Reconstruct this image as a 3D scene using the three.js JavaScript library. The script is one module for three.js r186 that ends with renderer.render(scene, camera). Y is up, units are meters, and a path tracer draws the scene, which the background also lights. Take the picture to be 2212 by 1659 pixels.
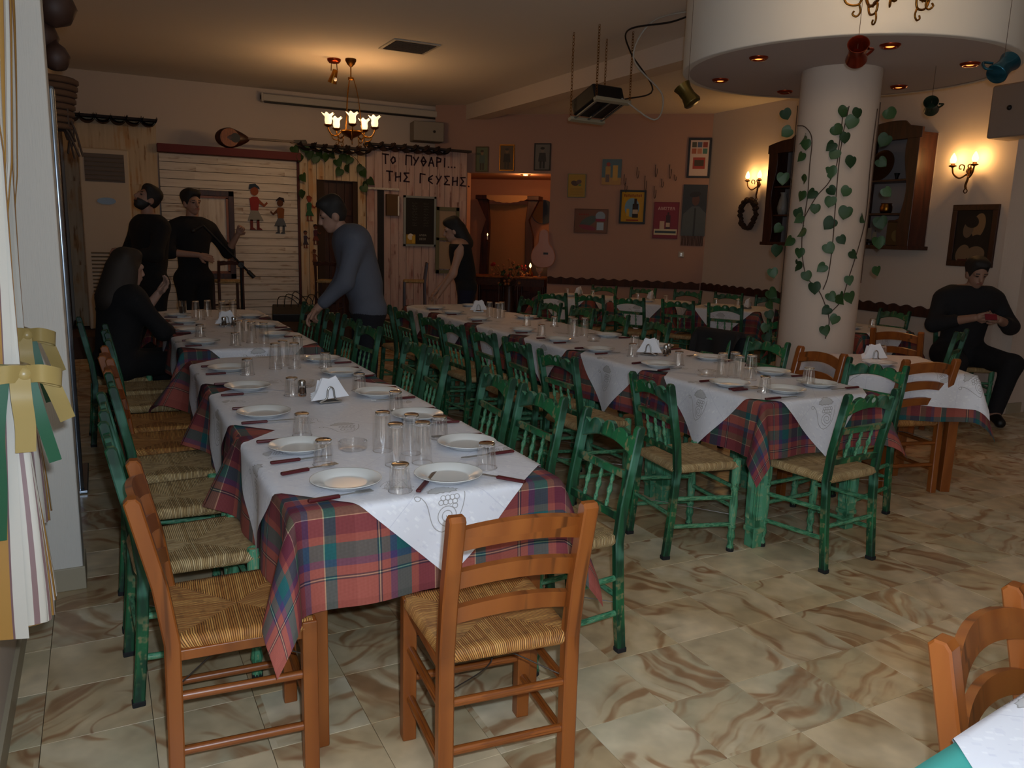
import * as THREE from 'three';
import { mergeGeometries, mergeVertices } from 'three/addons/utils/BufferGeometryUtils.js';
import { MarchingCubes } from 'three/addons/objects/MarchingCubes.js';
import { RoundedBoxGeometry } from 'three/addons/geometries/RoundedBoxGeometry.js';

// ---------- camera, flash, exposure ----------
const scene = new THREE.Scene();
scene.background = new THREE.Color(0x000000);
const renderer = new THREE.WebGLRenderer({ antialias: true });
renderer.toneMapping = THREE.LinearToneMapping;
renderer.toneMappingExposure = 1.0;
renderer.shadowMap.enabled = true;
const EYE = new THREE.Vector3(0, 1.53, 0);
const camera = new THREE.PerspectiveCamera(2 * Math.atan(829.5 / 1720) * 180 / Math.PI, 2212 / 1659, 0.05, 60);
camera.position.copy(EYE);
camera.rotation.set(-Math.atan(325 / 1720), -27.5 * Math.PI / 180, 0.029, 'YXZ');
camera.updateMatrixWorld();
// the camera's own flash tube, up and to the right of the lens
const flash = new THREE.PointLight(new THREE.Color(0.7, 0.84, 1.0), 10.8, 0, 2);
flash.position.set(0.045, 0.06, 0.0).applyMatrix4(camera.matrixWorld);
flash.castShadow = true; flash.shadow.radius = 0.8; scene.add(flash);

// ---------- helpers ----------
let seed0 = 12345;
const rnd = () => { seed0 = (seed0 + 0x6d2b79f5) | 0; let t = Math.imul(seed0 ^ (seed0 >>> 15), 1 | seed0); t = (t + Math.imul(t ^ (t >>> 7), 61 | t)) ^ t; return ((t ^ (t >>> 14)) >>> 0) / 4294967296; };
const rr = (a, b) => a + (b - a) * rnd();
const PI = Math.PI, V3 = (x, y, z) => new THREE.Vector3(x, y, z);
const lerp = (a, b, t) => a + (b - a) * t, clamp = (x, a = 0, b = 1) => Math.min(b, Math.max(a, x));
const smooth = (a, b, x) => { const t = clamp((x - a) / (b - a)); return t * t * (3 - 2 * t); };
const names = {};
const numbered = (n) => { const k = names[n] = (names[n] ?? -1) + 1; return k ? n + '_' + String(k).padStart(3, '0') : n; };
function prep(g) {
  const p = g.index ? g.toNonIndexed() : g;
  for (const k of Object.keys(p.attributes)) if (!['position', 'normal', 'uv'].includes(k)) p.deleteAttribute(k);
  if (!p.attributes.normal) p.computeVertexNormals();
  if (!p.attributes.uv) p.setAttribute('uv', new THREE.BufferAttribute(new Float32Array(p.attributes.position.count * 2), 2));
  return p;
}
const merge = (list) => mergeGeometries(list.flat(9).map(prep), false);
function at(g, x = 0, y = 0, z = 0, rx = 0, ry = 0, rz = 0) {
  g.applyMatrix4(new THREE.Matrix4().compose(V3(x, y, z), new THREE.Quaternion().setFromEuler(new THREE.Euler(rx, ry, rz, 'YXZ')), V3(1, 1, 1)));
  return g;
}
const box = (w, h, d, ...p) => at(new THREE.BoxGeometry(w, h, d), ...p);
const rbox = (w, h, d, r, ...p) => at(new RoundedBoxGeometry(w, h, d, 1, Math.min(r, w * 0.49, h * 0.49, d * 0.49)), ...p);
const cyl = (r1, r2, h, seg, ...p) => at(new THREE.CylinderGeometry(r1, r2, h, seg), ...p);
const ball = (r, ...p) => at(new THREE.SphereGeometry(r, 12, 8), ...p);
const lathe = (pts, seg, ...p) => at(new THREE.LatheGeometry(pts.map(([x, y]) => new THREE.Vector2(Math.max(x, 0.0001), y)), seg), ...p);
const tube = (pts, r, seg = 16, rad = 6, closed = false) => new THREE.TubeGeometry(new THREE.CatmullRomCurve3(pts.map((p) => V3(...p)), closed), seg, r, rad, closed);
const rod = (a, b, r, rad = 8, r2 = r) => {
  const A = V3(...a), B = V3(...b), d = B.clone().sub(A), L = d.length(), g = new THREE.CylinderGeometry(r2, r, L, rad);
  g.applyQuaternion(new THREE.Quaternion().setFromUnitVectors(V3(0, 1, 0), d.normalize())); g.translate(...A.add(B).multiplyScalar(0.5).toArray()); return g;
};
const shapeOf = (pts) => new THREE.Shape(pts.map(([x, y]) => new THREE.Vector2(x, y)));
const ext = (shape, depth, bevel = 0, ...p) => { const g = new THREE.ExtrudeGeometry(shape instanceof THREE.Shape ? shape : shapeOf(shape), { depth: depth - 2 * bevel, bevelEnabled: bevel > 0, bevelSize: bevel, bevelThickness: bevel, bevelSegments: 1, bevelOffset: -bevel, curveSegments: 8 }); g.translate(0, 0, -depth / 2 + bevel); return at(g, ...p); };
function boxUV(g, s = 1, ox = 0, oy = 0) { // uv in metres from the dominant axis
  g = prep(g); const P = g.attributes.position, U = g.attributes.uv, a = V3(0, 0, 0), b = V3(0, 0, 0), c = V3(0, 0, 0);
  for (let i = 0; i < P.count; i += 3) {
    a.fromBufferAttribute(P, i); b.fromBufferAttribute(P, i + 1); c.fromBufferAttribute(P, i + 2);
    const n = b.clone().sub(a).cross(c.clone().sub(a)), ax = Math.abs(n.x), ay = Math.abs(n.y), az = Math.abs(n.z);
    for (let k = 0; k < 3; k++) { const q = [a, b, c][k]; if (ax >= ay && ax >= az) U.setXY(i + k, q.z * s + ox, q.y * s + oy); else if (ay >= az) U.setXY(i + k, q.x * s + ox, q.z * s + oy); else U.setXY(i + k, q.x * s + ox, q.y * s + oy); }
  }
  return g;
}
function mesh(name, geo, mat, parent = scene) {
  const g = Array.isArray(geo) ? merge(geo) : geo;
  const m = new THREE.Mesh(g, mat); m.name = parent === scene ? numbered(name) : name; m.castShadow = m.receiveShadow = true; parent.add(m); return m;
}
function tag(o, label, category, group) { o.userData.label = label; o.userData.category = category; if (group) o.userData.group = group; return o; }
function struct(name, geo, mat) { const m = mesh(name, geo, mat); m.userData.kind = 'structure'; return m; }
function thing(name, label, category, pos = [0, 0, 0], turn = 0, group) {
  const o = new THREE.Group(); o.name = numbered(name); o.position.set(...pos); o.rotation.y = turn; scene.add(o); return tag(o, label, category, group);
}
function dup(src, pos, turn, label, group) {
  const o = src.clone(); o.userData = { ...src.userData }; o.name = numbered(src.name.replace(/_\d{3}$/, '')); o.position.set(...pos); o.rotation.set(0, turn, 0); scene.add(o);
  if (label) o.userData.label = label; if (group) o.userData.group = group; return o;
}
// a part inside a thing that sits on a wall line: frame with x along the wall, z out of it
function frameAt(o, A, B, s, y, out = 0) {
  const dx = B[0] - A[0], dz = B[1] - A[1], L = Math.hypot(dx, dz), ux = dx / L, uz = dz / L;
  o.position.set(A[0] + ux * s - uz * out, y, A[1] + uz * s + ux * out); o.rotation.y = Math.atan2(-uz, ux); return o;
}

// ---------- textures ----------
function hash(x, y, s) { let h = Math.imul(x, 374761393) ^ Math.imul(y, 668265263) ^ Math.imul(s, 1274126177); h = Math.imul(h ^ (h >>> 13), 1274126177); return ((h ^ (h >>> 16)) >>> 0) / 4294967296; }
function vn(x, y, p, s) {
  const xi = Math.floor(x), yi = Math.floor(y), fx = x - xi, fy = y - yi, u = fx * fx * (3 - 2 * fx), v = fy * fy * (3 - 2 * fy), m = (a) => ((a % p) + p) % p;
  const x0 = m(xi), x1 = m(xi + 1), y0 = m(yi), y1 = m(yi + 1);
  return lerp(lerp(hash(x0, y0, s), hash(x1, y0, s), u), lerp(hash(x0, y1, s), hash(x1, y1, s), u), v);
}
function fbm(x, y, p, oct = 4, s = 1) { let a = 0.5, t = 0, n = 0; for (let i = 0; i < oct; i++) { t += a * vn(x, y, p, s + i * 7); n += a; x *= 2; y *= 2; p *= 2; a *= 0.5; } return t / n; }
function dataTex(n, fn, srgb = true, m = n) {
  const d = new Uint8Array(n * m * 4);
  for (let j = 0; j < m; j++) for (let i = 0; i < n; i++) { const c = fn(i / n, j / m), k = (j * n + i) * 4; d[k] = clamp(c[0], 0, 255); d[k + 1] = clamp(c[1], 0, 255); d[k + 2] = clamp(c[2], 0, 255); d[k + 3] = 255; }
  const t = new THREE.DataTexture(d, n, m); t.wrapS = t.wrapT = THREE.RepeatWrapping; t.magFilter = THREE.LinearFilter; t.minFilter = THREE.LinearMipmapLinearFilter; t.generateMipmaps = true;
  if (srgb) t.colorSpace = THREE.SRGBColorSpace; t.needsUpdate = true; return t;
}
function canvasTex(w, h, draw) { const c = document.createElement('canvas'); c.width = w; c.height = h; draw(c.getContext('2d'), w, h); const t = new THREE.CanvasTexture(c); t.colorSpace = THREE.SRGBColorSpace; t.wrapS = t.wrapT = THREE.RepeatWrapping; return t; }
const mix3 = (a, b, t) => [lerp(a[0], b[0], t), lerp(a[1], b[1], t), lerp(a[2], b[2], t)];
const mat = (color, roughness = 0.8, o = {}) => new THREE.MeshStandardMaterial({ color, roughness, ...o });
const phys = (color, roughness = 0.8, o = {}) => new THREE.MeshPhysicalMaterial({ color, roughness, ...o });

function marble(s) {
  return dataTex(640, (u, v) => {
    const w1 = fbm(u * 4, v * 4, 4, 4, s), w2 = fbm(u * 4 + 2, v * 4 + 1, 4, 4, s + 30);
    const a = (u * 1 + v * 2) + (w1 - 0.5) * 1.1, band = fbm(a * 3 % 96, (u * 2 - v) * 0.8 + w2 * 1.2 + 40, 96, 3, s + 60);
    const fine = fbm(u * 24, v * 24, 24, 3, s + 90), streak = fbm((u + v * 2) * 22 + w1 * 9, (u - v) * 3 + 50, 128, 3, s + 5);
    let c = mix3([206, 192, 164], [182, 164, 132], smooth(0.3, 0.7, band));
    c = mix3(c, [220, 208, 184], smooth(0.55, 0.8, w2) * 0.7);
    c = mix3(c, [162, 156, 130], smooth(0.55, 0.75, fbm(u * 6, v * 6, 6, 3, s + 11)) * 0.5);
    const vein = smooth(0.56, 0.64, band) * (1 - smooth(0.68, 0.76, band));
    c = mix3(c, [138, 98, 66], vein * smooth(0.42, 0.7, streak) * 0.7);
    const hair = 1 - smooth(0.0, 0.02, Math.abs(w1 - 0.52)); c = mix3(c, [124, 78, 50], hair * 0.6 * smooth(0.45, 0.6, w2));
    const k = 0.97 + 0.24 * fine; return [c[0] * k, c[1] * k, c[2] * k];
  });
}
function woodTex(a, b, c, s, scale = 1) {
  return dataTex(384, (u, v) => {
    const w = fbm(u * 6, v * 2, 6, 3, s), g = fbm(u * 48 * scale, v * 3 + w, 48 * scale, 3, s + 3), r = 0.5 + 0.5 * Math.sin((u * 9 * scale + w * 2.2) * PI * 2);
    let k = mix3(a, b, r * 0.55 + g * 0.45); k = mix3(k, c, smooth(0.62, 0.8, g) * 0.6 + smooth(0.6, 0.75, fbm(u * 5, v * 5, 5, 3, s + 9)) * 0.25); return k;
  });
}
const texOrange = woodTex([148, 84, 34], [120, 62, 22], [68, 35, 14], 4);
const texDark = woodTex([70, 34, 20], [50, 22, 13], [30, 14, 9], 14);
const texGreen = dataTex(512, (u, v) => { // brushed green over older wood, rubbed through in streaks
  const w = fbm(u * 5, v * 5, 5, 4, 21), st = fbm(u * 60, v * 6, 60, 3, 23), sp = fbm(u * 40, v * 40, 40, 3, 25);
  let c = mix3([20, 78, 48], [14, 50, 34], smooth(0.35, 0.65, st));
  c = mix3(c, [38, 118, 70], smooth(0.46, 0.66, w) * 0.8); c = mix3(c, [92, 140, 122], smooth(0.54, 0.7, fbm(u * 9, v * 9, 9, 3, 28)) * 0.6);
  c = mix3(c, [150, 128, 88], smooth(0.54, 0.62, sp * 0.6 + st * 0.4) * smooth(0.4, 0.55, w) * 0.75); return c;
});
const texGreenPale = dataTex(256, (u, v) => { // thin, chalky, much rubbed paint on the turned sticks
  const w = fbm(u * 8, v * 8, 8, 4, 31), sp = fbm(u * 50, v * 50, 50, 2, 33);
  let c = mix3([58, 132, 90], [96, 158, 128], w); c = mix3(c, [176, 164, 118], smooth(0.6, 0.72, sp) * 0.6); return mix3(c, [30, 86, 56], smooth(0.55, 0.7, fbm(u * 14, v * 14, 14, 2, 36)) * 0.7);
});
function rushTex(a, b, c, s) { // four triangular fields of strands meeting in the middle
  return dataTex(512, (u, v) => {
    const x = u * 2 - 1, y = v * 2 - 1, vert = Math.abs(y) > Math.abs(x), t = vert ? x : y, l = vert ? y : x;
    const q = t * 34, id = Math.floor(q), f = q - id, side = (vert ? 1 : 2) + (l > 0 ? 4 : 0), g = hash(id + 99, side, s), fib = fbm(f * 3 + id * 7.3 + 300, l * 14 + 40, 4096, 2, s + 2);
    let k = mix3(a, b, g * 0.75 + fib * 0.35); const e = Math.min(f, 1 - f); k = mix3(c, k, 0.12 + 0.88 * smooth(0.02, 0.26, e));  // shade in the gaps between strands is put into the colour
    k = mix3(k, c, smooth(0.55, 0.8, fbm(u * 22, v * 22, 22, 2, s + 6)) * 0.25); return k;
  });
}
const rushBump = dataTex(512, (u, v) => { const x = u * 2 - 1, y = v * 2 - 1, vert = Math.abs(y) > Math.abs(x), t = vert ? x : y, f = (t * 34) % 1, e = Math.abs(((f + 1) % 1) - 0.5) * 2, k = 255 * Math.sqrt(Math.max(0, 1 - e * e)); return [k, k, k]; }, false);
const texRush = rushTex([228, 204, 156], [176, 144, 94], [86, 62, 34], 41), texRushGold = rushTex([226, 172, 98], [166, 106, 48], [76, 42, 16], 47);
const grain = dataTex(256, (u, v) => { const k = 255 * fbm(u * 60, v * 60, 60, 3, 71); return [k, k, k]; }, false);
const texPlaid = canvasTex(512, 512, (g, W) => {
  const S = [['#9c4d40', 70], ['#1c1a2a', 5], ['#c8b88c', 4], ['#1c1a2a', 5], ['#9c4d40', 30], ['#3f2c5c', 24], ['#0a5052', 52], ['#8c4034', 26], ['#561226', 58], ['#c8b88c', 3], ['#4a4230', 34], ['#561226', 34], ['#392a58', 20], ['#9c4d40', 46], ['#c8b88c', 4], ['#0a5052', 36], ['#8c4034', 61]];
  let x = 0; for (const [c, w] of S) { g.fillStyle = c; g.fillRect(x, 0, w, W); x += w; }
  g.globalAlpha = 0.48; x = 0; for (const [c, w] of S) { g.fillStyle = c; g.fillRect(0, x, W, w); x += w; }
  g.globalAlpha = 0.06; for (let i = 0; i < 512; i += 2) { g.fillStyle = i % 4 ? '#fff' : '#000'; g.fillRect(i, 0, 1, W); g.fillRect(0, i, W, 1); }
});
function vine(g) { // printed sprig: curls, a hatched leaf, a bunch
  g.strokeStyle = '#8d8a88'; g.lineWidth = 2.2; g.lineJoin = 'round';
  g.beginPath(); for (let a = 0; a < 14; a += 0.2) { const r = 5 + a * 2.2; g.lineTo(Math.cos(a) * r, 60 + Math.sin(a) * r); } g.stroke();
  g.beginPath(); g.moveTo(-58, -10); g.bezierCurveTo(-50, 60, -20, 100, 20, 112); g.bezierCurveTo(70, 96, 50, 30, 80, 0); g.bezierCurveTo(92, -20, 110, -16, 104, -2); g.bezierCurveTo(96, 8, 84, 0, 88, -10); g.stroke();
  g.fillStyle = '#a3a09c'; g.beginPath(); for (let i = 0; i <= 26; i++) { const a = i / 26 * PI * 2, r = (i % 2 ? 31 : 38) + 6 * Math.sin(a * 3); g.lineTo(6 + Math.cos(a) * r * 1.3, -34 + Math.sin(a) * r * 0.62); } g.closePath(); g.globalAlpha = 0.5; g.fill(); g.globalAlpha = 1; g.stroke();
  for (let i = 0; i < 9; i++) { g.beginPath(); g.arc(-30 + (i % 4) * 15 + (i > 3 ? 7 : 0), 4 + Math.floor(i / 4) * 14, 8, 0, PI * 2); g.stroke(); }
}
const texPaper = canvasTex(1024, 1024, (g, W) => {
  g.fillStyle = '#dcdce2'; g.fillRect(0, 0, W, W);
  for (let i = 0; i < 2600; i++) { g.fillStyle = rnd() < 0.5 ? 'rgba(255,255,255,0.22)' : 'rgba(190,190,206,0.2)'; const r = rr(2, 9); g.fillRect(rnd() * W, rnd() * W, r * 2, r); }
  g.strokeStyle = 'rgba(200,200,212,0.9)'; g.lineWidth = 2; for (const k of [256, 512, 768]) { g.beginPath(); g.moveTo(k, 0); g.lineTo(k, W); g.moveTo(0, k); g.lineTo(W, k); g.stroke(); }
  for (let k = 0; k < 4; k++) { g.save(); g.translate(W / 2, W / 2); g.rotate(k * PI / 2); g.translate(-338, -338); g.rotate(PI * 0.75); g.scale(0.95, 0.95); vine(g); g.restore(); }
  for (let k = 0; k < 4; k++) { g.save(); g.translate(W / 2, W / 2); g.rotate(k * PI / 2 + 0.4); g.translate(20, -380); g.scale(0.6, 0.6); vine(g); g.restore(); }
});
function boardTex(base, stain1, stain2, s) {
  return dataTex(384, (u, v) => {
    const st = fbm(u * 40, v * 3, 40, 3, s), b = fbm(u * 5, v * 4, 5, 4, s + 4), sp = fbm(u * 26, v * 9, 26, 3, s + 8);
    let c = mix3(base, [base[0] * 0.86, base[1] * 0.84, base[2] * 0.82], st); c = mix3(c, stain1, smooth(0.5, 0.75, b * 0.6 + st * 0.4) * 0.5); c = mix3(c, stain2, smooth(0.6, 0.74, sp * 0.5 + st * 0.5) * 0.55); return c;
  });
}
const texPink = boardTex([204, 180, 174], [164, 112, 104], [96, 62, 58], 51), texCream = boardTex([206, 188, 160], [186, 124, 66], [110, 70, 40], 55), texWhiteB = boardTex([224, 218, 208], [186, 172, 158], [130, 104, 84], 59);
const texStripe = canvasTex(512, 16, (g) => {
  g.fillStyle = '#e8dfcf'; g.fillRect(0, 0, 512, 16); let x = 0;
  for (const [c, w] of [['#ece2d2', 24], ['#9a7472', 16], ['#ece2d2', 18], ['#8a6668', 4], ['#c99446', 34], ['#8a6668', 4], ['#f0e8da', 28]]) { for (let k = 0; k < 4; k++) { g.fillStyle = c; g.fillRect(x + k * 128, 0, w, 16); } x += w; }
});

// ---------- materials ----------
const M = {
  wall: mat(0xcfc0b2, 0.92, { bumpMap: grain, bumpScale: 0.001 }), wallPink: mat(0xac8a7c, 0.92, { bumpMap: grain, bumpScale: 0.001 }), wallOrange: mat(0xc08a68, 0.9), pillar: mat(0xc6b4a4, 0.92, { bumpMap: grain, bumpScale: 0.001 }), ceil: mat(0xe2d9cd, 0.95),
  pilaster: mat(0xd8d2c8, 0.9, { bumpMap: grain, bumpScale: 0.001 }), skirting: mat(0xa89c84, 0.5),
  green: mat(0xffffff, 0.5, { map: texGreen }), greenPale: mat(0xffffff, 0.55, { map: texGreenPale }), orange: mat(0xffffff, 0.34, { map: texOrange }), dark: mat(0xffffff, 0.4, { map: texDark }),
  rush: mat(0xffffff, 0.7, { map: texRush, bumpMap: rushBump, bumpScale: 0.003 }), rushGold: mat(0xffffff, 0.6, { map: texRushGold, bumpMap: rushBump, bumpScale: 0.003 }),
  rubber: mat(0x17171a, 0.8), wire: mat(0xb8b8bc, 0.3, { metalness: 1 }), plaid: mat(0xffffff, 0.85, { map: texPlaid, side: THREE.DoubleSide, bumpMap: grain, bumpScale: 0.0006 }),
  rail: mat(0xffffff, 0.75, { map: texDark }), thinGlass: phys(0xffffff, 0.012, { transmission: 1, thickness: 0, ior: 1.95, side: THREE.DoubleSide }),
  paper: mat(0xffffff, 0.5, { map: texPaper, side: THREE.DoubleSide }), china: phys(0xe2e4e2, 0.12, { clearcoat: 0.6, clearcoatRoughness: 0.05 }),
  glass: phys(0xffffff, 0.02, { transmission: 1, ior: 1.5, thickness: 0.004 }), bottleGlass: phys(0xe8e8f0, 0.04, { transmission: 0.9, ior: 1.5, thickness: 0.01 }),
  handle: mat(0x4c1218, 0.35), steel: mat(0xb4b2ae, 0.28, { metalness: 1 }), napkin: mat(0xe6e6ea, 0.9, { side: THREE.DoubleSide }), cork: mat(0x3a2a1c, 0.7),
  brass: mat(0x8a5c22, 0.32, { metalness: 1 }), brassDark: mat(0x5a3a18, 0.4, { metalness: 1 }), copper: mat(0x9a3c1c, 0.3, { metalness: 0.9 }), blackMetal: mat(0x141416, 0.45, { metalness: 0.6 }), blackPlastic: mat(0x121214, 0.5), whitePlastic: mat(0xb9b2a6, 0.5),
  pink: mat(0xffffff, 0.9, { map: texPink }), cream: mat(0xffffff, 0.9, { map: texCream }), whiteBoard: mat(0xffffff, 0.9, { map: texWhiteB }), redTrim: mat(0x5e1c20, 0.7), tile: mat(0x4a3428, 0.85), tile2: mat(0x3a3230, 0.85),
  leaf: mat(0x28481f, 0.55, { side: THREE.DoubleSide }), leaf2: mat(0x1c3a1a, 0.6, { side: THREE.DoubleSide }), leaf3: mat(0x3c5a38, 0.5, { side: THREE.DoubleSide }), stem: mat(0x4a3426, 0.8),
  curtain: mat(0xc4c4c4, 0.5, { map: texStripe, side: THREE.DoubleSide }), satinGold: phys(0x9a8450, 0.35, { sheen: 0.5, side: THREE.DoubleSide }), satinGreen: mat(0x0a4a2e, 0.4, { side: THREE.DoubleSide }), alu: mat(0x9aa4b0, 0.25, { metalness: 0.9 }), pane: phys(0xffffff, 0.02, { transmission: 1, thickness: 0, ior: 1.5 }),
  bulb: mat(0xffe0b0, 0.4, { emissive: new THREE.Color(1, 0.62, 0.26), emissiveIntensity: 3.2 }), bulbRed: mat(0xff9050, 0.4, { emissive: new THREE.Color(1, 0.33, 0.06), emissiveIntensity: 2.2 }), tulip: mat(0xfff0d0, 0.4, { emissive: new THREE.Color(1, 0.74, 0.4), emissiveIntensity: 1.3, side: THREE.DoubleSide }), wick: mat(0x2a1c10, 0.8),
};

// ---------- the room ----------
const CEIL = 3.4, LOW = 3.26, XL = -0.33, ZB = -11.9, ZF = 2.6, XR = 8.5;
const W1A = [6.09, -10.56], W1B = [7.8, -9.1], W2A = [7.8, -9.1], W2B = [7.5, -4.35];
{
  const floor = struct('floor', box(XR - XL + 0.8, 0.1, ZF - ZB + 3.4, (XR + XL) / 2, -0.058, (ZF + ZB) / 2 - 1.2), mat(0x4a4034, 0.6));
  const texA = marble(101), texB = marble(207);
  const mats = [phys(0xffffff, 0.27, { map: texA }), phys(0xf4ece2, 0.28, { map: texB }), phys(0xfff8ee, 0.27, { map: texA })];
  const T = 0.305, variants = [];
  for (let k = 0; k < 28; k++) {
    const g = new RoundedBoxGeometry(T - 0.0016, 0.012, T - 0.0016, 1, 0.0012), u = rnd(), v = rnd(), r = k % 4, P = prep(g), U = P.attributes.uv, Q = P.attributes.position;
    for (let i = 0; i < U.count; i++) { const x = Q.getX(i) / 1.6, z = Q.getZ(i) / 1.6, c = [[x, z], [-z, x], [-x, -z], [z, -x]][r]; U.setXY(i, u + c[0], v + c[1]); }
    variants.push(P);
  }
  const cells = [], inv = camera.matrixWorldInverse.copy(camera.matrixWorld).invert(), q = V3(0, 0, 0); camera.updateProjectionMatrix();
  for (let x = 1.9 - T * 8 + T / 2; x < XR; x += T) for (let z = -1.59 - T * 34 + T / 2; z < ZF; z += T) {
    if (x < XL - 0.1) continue;
    q.set(x, 0, z).applyMatrix4(inv); const d = -q.z, inF = d > 0.3 && Math.abs(q.x / d) < 0.68 && Math.abs(q.y / d) < 0.53;
    cells.push({ x, z, w: inF ? 1 / (d * d) : 1e-4 / (1 + Math.abs(z) + x) });
  }
  cells.sort((a, b) => b.w - a.w);
  const rest = [];
  cells.forEach((c, i) => {
    const k = Math.floor(rnd() * 28), m = Math.floor(rnd() * 3);
    if (i < 300) { const t = mesh('tile', variants[k], mats[m], floor); t.position.set(c.x, -0.006, c.z); } else rest.push(variants[k].clone().translate(c.x, -0.006, c.z));
  });
  const r = mesh('tile_field', rest, mats[0], floor); r.userData.kind = 'stuff';
}
const wallPiece = (A, B, s0, s1, y0, y1, t = 0.2, out = 0) => { // a slab of wall on the line A-B
  const o = frameAt(new THREE.Object3D(), A, B, (s0 + s1) / 2, (y0 + y1) / 2, out - t / 2); o.updateMatrix();
  return box(s1 - s0, y1 - y0, t).applyMatrix4(o.matrix);
};
const len = (A, B) => Math.hypot(B[0] - A[0], B[1] - A[1]);
struct('ceiling', box(5.06 - XL + 0.6, 0.12, ZF - ZB + 0.6, (5.06 + XL) / 2 - 0.3, CEIL + 0.06, (ZF + ZB) / 2), M.ceil);
struct('ceiling', box(XR - 5.3 + 0.4, 0.12, ZF - ZB + 1.6, (XR + 5.3) / 2 + 0.1, LOW + 0.06, (ZF + ZB) / 2 - 0.5), M.ceil);
struct('trim_1', box(0.26, CEIL - 3.19 + 0.1, ZF - ZB + 0.4, 5.18, (CEIL + 3.19) / 2 + 0.05, (ZF + ZB) / 2), M.wall);
struct('wall_back', box(5.6, CEIL, 0.2, 2.2, CEIL / 2, ZB - 0.1), M.wall);
struct('wall_left', [box(0.2, CEIL, 3.75 + ZF, XL - 0.1, CEIL / 2, (ZF - 3.75) / 2), box(0.2, CEIL, 5.2, XL - 0.1, CEIL / 2, -9.3), box(0.2, 0.75, 2.95, XL - 0.1, 0.375, -5.225), box(0.2, 0.6, 2.95, XL - 0.1, CEIL - 0.3, -5.225)], M.wall);
struct('wall_left_pilaster', rbox(0.2, CEIL, 0.2, 0.008, XL + 0.1, CEIL / 2, -3.72), M.pilaster);
struct('baseboard_left', [rbox(0.215, 0.1, 0.215, 0.004, XL + 0.1, 0.05, -3.72), box(0.014, 0.08, 3.6 + ZF, XL + 0.007, 0.04, (ZF - 3.6) / 2)], M.skirting);
struct('wall_right_back', [wallPiece(W1A, W1B, -0.04, len(W1A, W1B), 0, CEIL), wallPiece(W1A, W1B, -1.33, -0.04, 2.42, CEIL), wallPiece(W1A, W1B, -1.85, -1.33, 0, CEIL)], M.wallPink);
struct('wall_right', [wallPiece(W2A, W2B, 0, len(W2A, W2B), 0, CEIL, 0.25)], M.wall);
struct('wall_right_return', box(1.1, CEIL, 0.2, 7.98, CEIL / 2, -4.45), M.wall);
struct('wall_right_front', box(0.2, CEIL, ZF + 4.6, XR, CEIL / 2, (ZF - 4.6) / 2), M.wallPink);
struct('wall_front', box(XR - XL + 0.6, CEIL, 0.2, (XR + XL) / 2, CEIL / 2, ZF + 0.1), M.wall);
struct('baseboard_right', [wallPiece(W2A, W2B, 0, len(W2A, W2B) + 0.012, 0, 0.1, 0.014, 0.013), box(1.0, 0.1, 0.014, 8.0, 0.05, -4.344)], M.skirting);
struct('baseboard_right_back', wallPiece(W1A, W1B, -0.04, len(W1A, W1B), 0, 0.1, 0.014, 0.013), M.skirting);
// recess behind the opening
struct('wall_recess', [wallPiece(W1A, W1B, -2.1, 0.5, 0, 2.6, 0.15, -1.45), wallPiece(W1A, W1B, -0.04, 0.1, 0, 2.5, 1.3, -0.2), wallPiece(W1A, W1B, -1.95, -1.8, 0, 2.5, 1.3, -0.2)], M.wallOrange);
struct('ceiling', wallPiece(W1A, W1B, -2.0, 0.3, 2.42, 2.52, 1.4, -0.2), M.wallOrange);
// the wavy dark rail along both right walls
const waveRail = (A, B, s0, s1, n) => { const pts = [[0, 0.1]], L = s1 - s0; for (let i = 0; i <= n * 8; i++) { const x = i / (n * 8) * L; pts.push([x, 0.2 + 0.012 * Math.sin(x * 2 * PI * n / L)]); } pts.push([L, 0.1]); const o = frameAt(new THREE.Object3D(), A, B, s0, 0.7, 0.018); o.updateMatrix(); return ext(pts, 0.03, 0.003).applyMatrix4(o.matrix); };
struct('trim_2', boxUV(waveRail(W1A, W1B, -0.03, 2.22, 14)), M.rail);
struct('trim_3', boxUV(waveRail(W2A, W2B, 0.02, 4.0, 24)), M.rail);
// window beyond the pilaster, its bright metal frame caught by the flash
{
  const w = struct('window_1', [box(0.08, 2.05, 0.06, XL - 0.03, 1.775, -3.9), box(0.08, 2.05, 0.06, XL - 0.03, 1.775, -6.55), box(0.08, 2.05, 0.05, XL - 0.03, 1.775, -5.22), box(0.08, 0.06, 2.7, XL - 0.03, 0.78, -5.22), box(0.08, 0.06, 2.7, XL - 0.03, 2.77, -5.22), box(0.08, 0.05, 2.7, XL - 0.03, 1.75, -5.22)], M.alu);
  for (const z of [-4.56, -5.88]) mesh('pane', box(0.008, 1.95, 1.26, XL - 0.04, 1.775, z), M.pane, w);
  const o = mesh('shutter', box(0.04, 2.2, 3.0, XL - 0.25, 1.775, -5.2), mat(0x1c2026, 0.6), w); void o;
}

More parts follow.
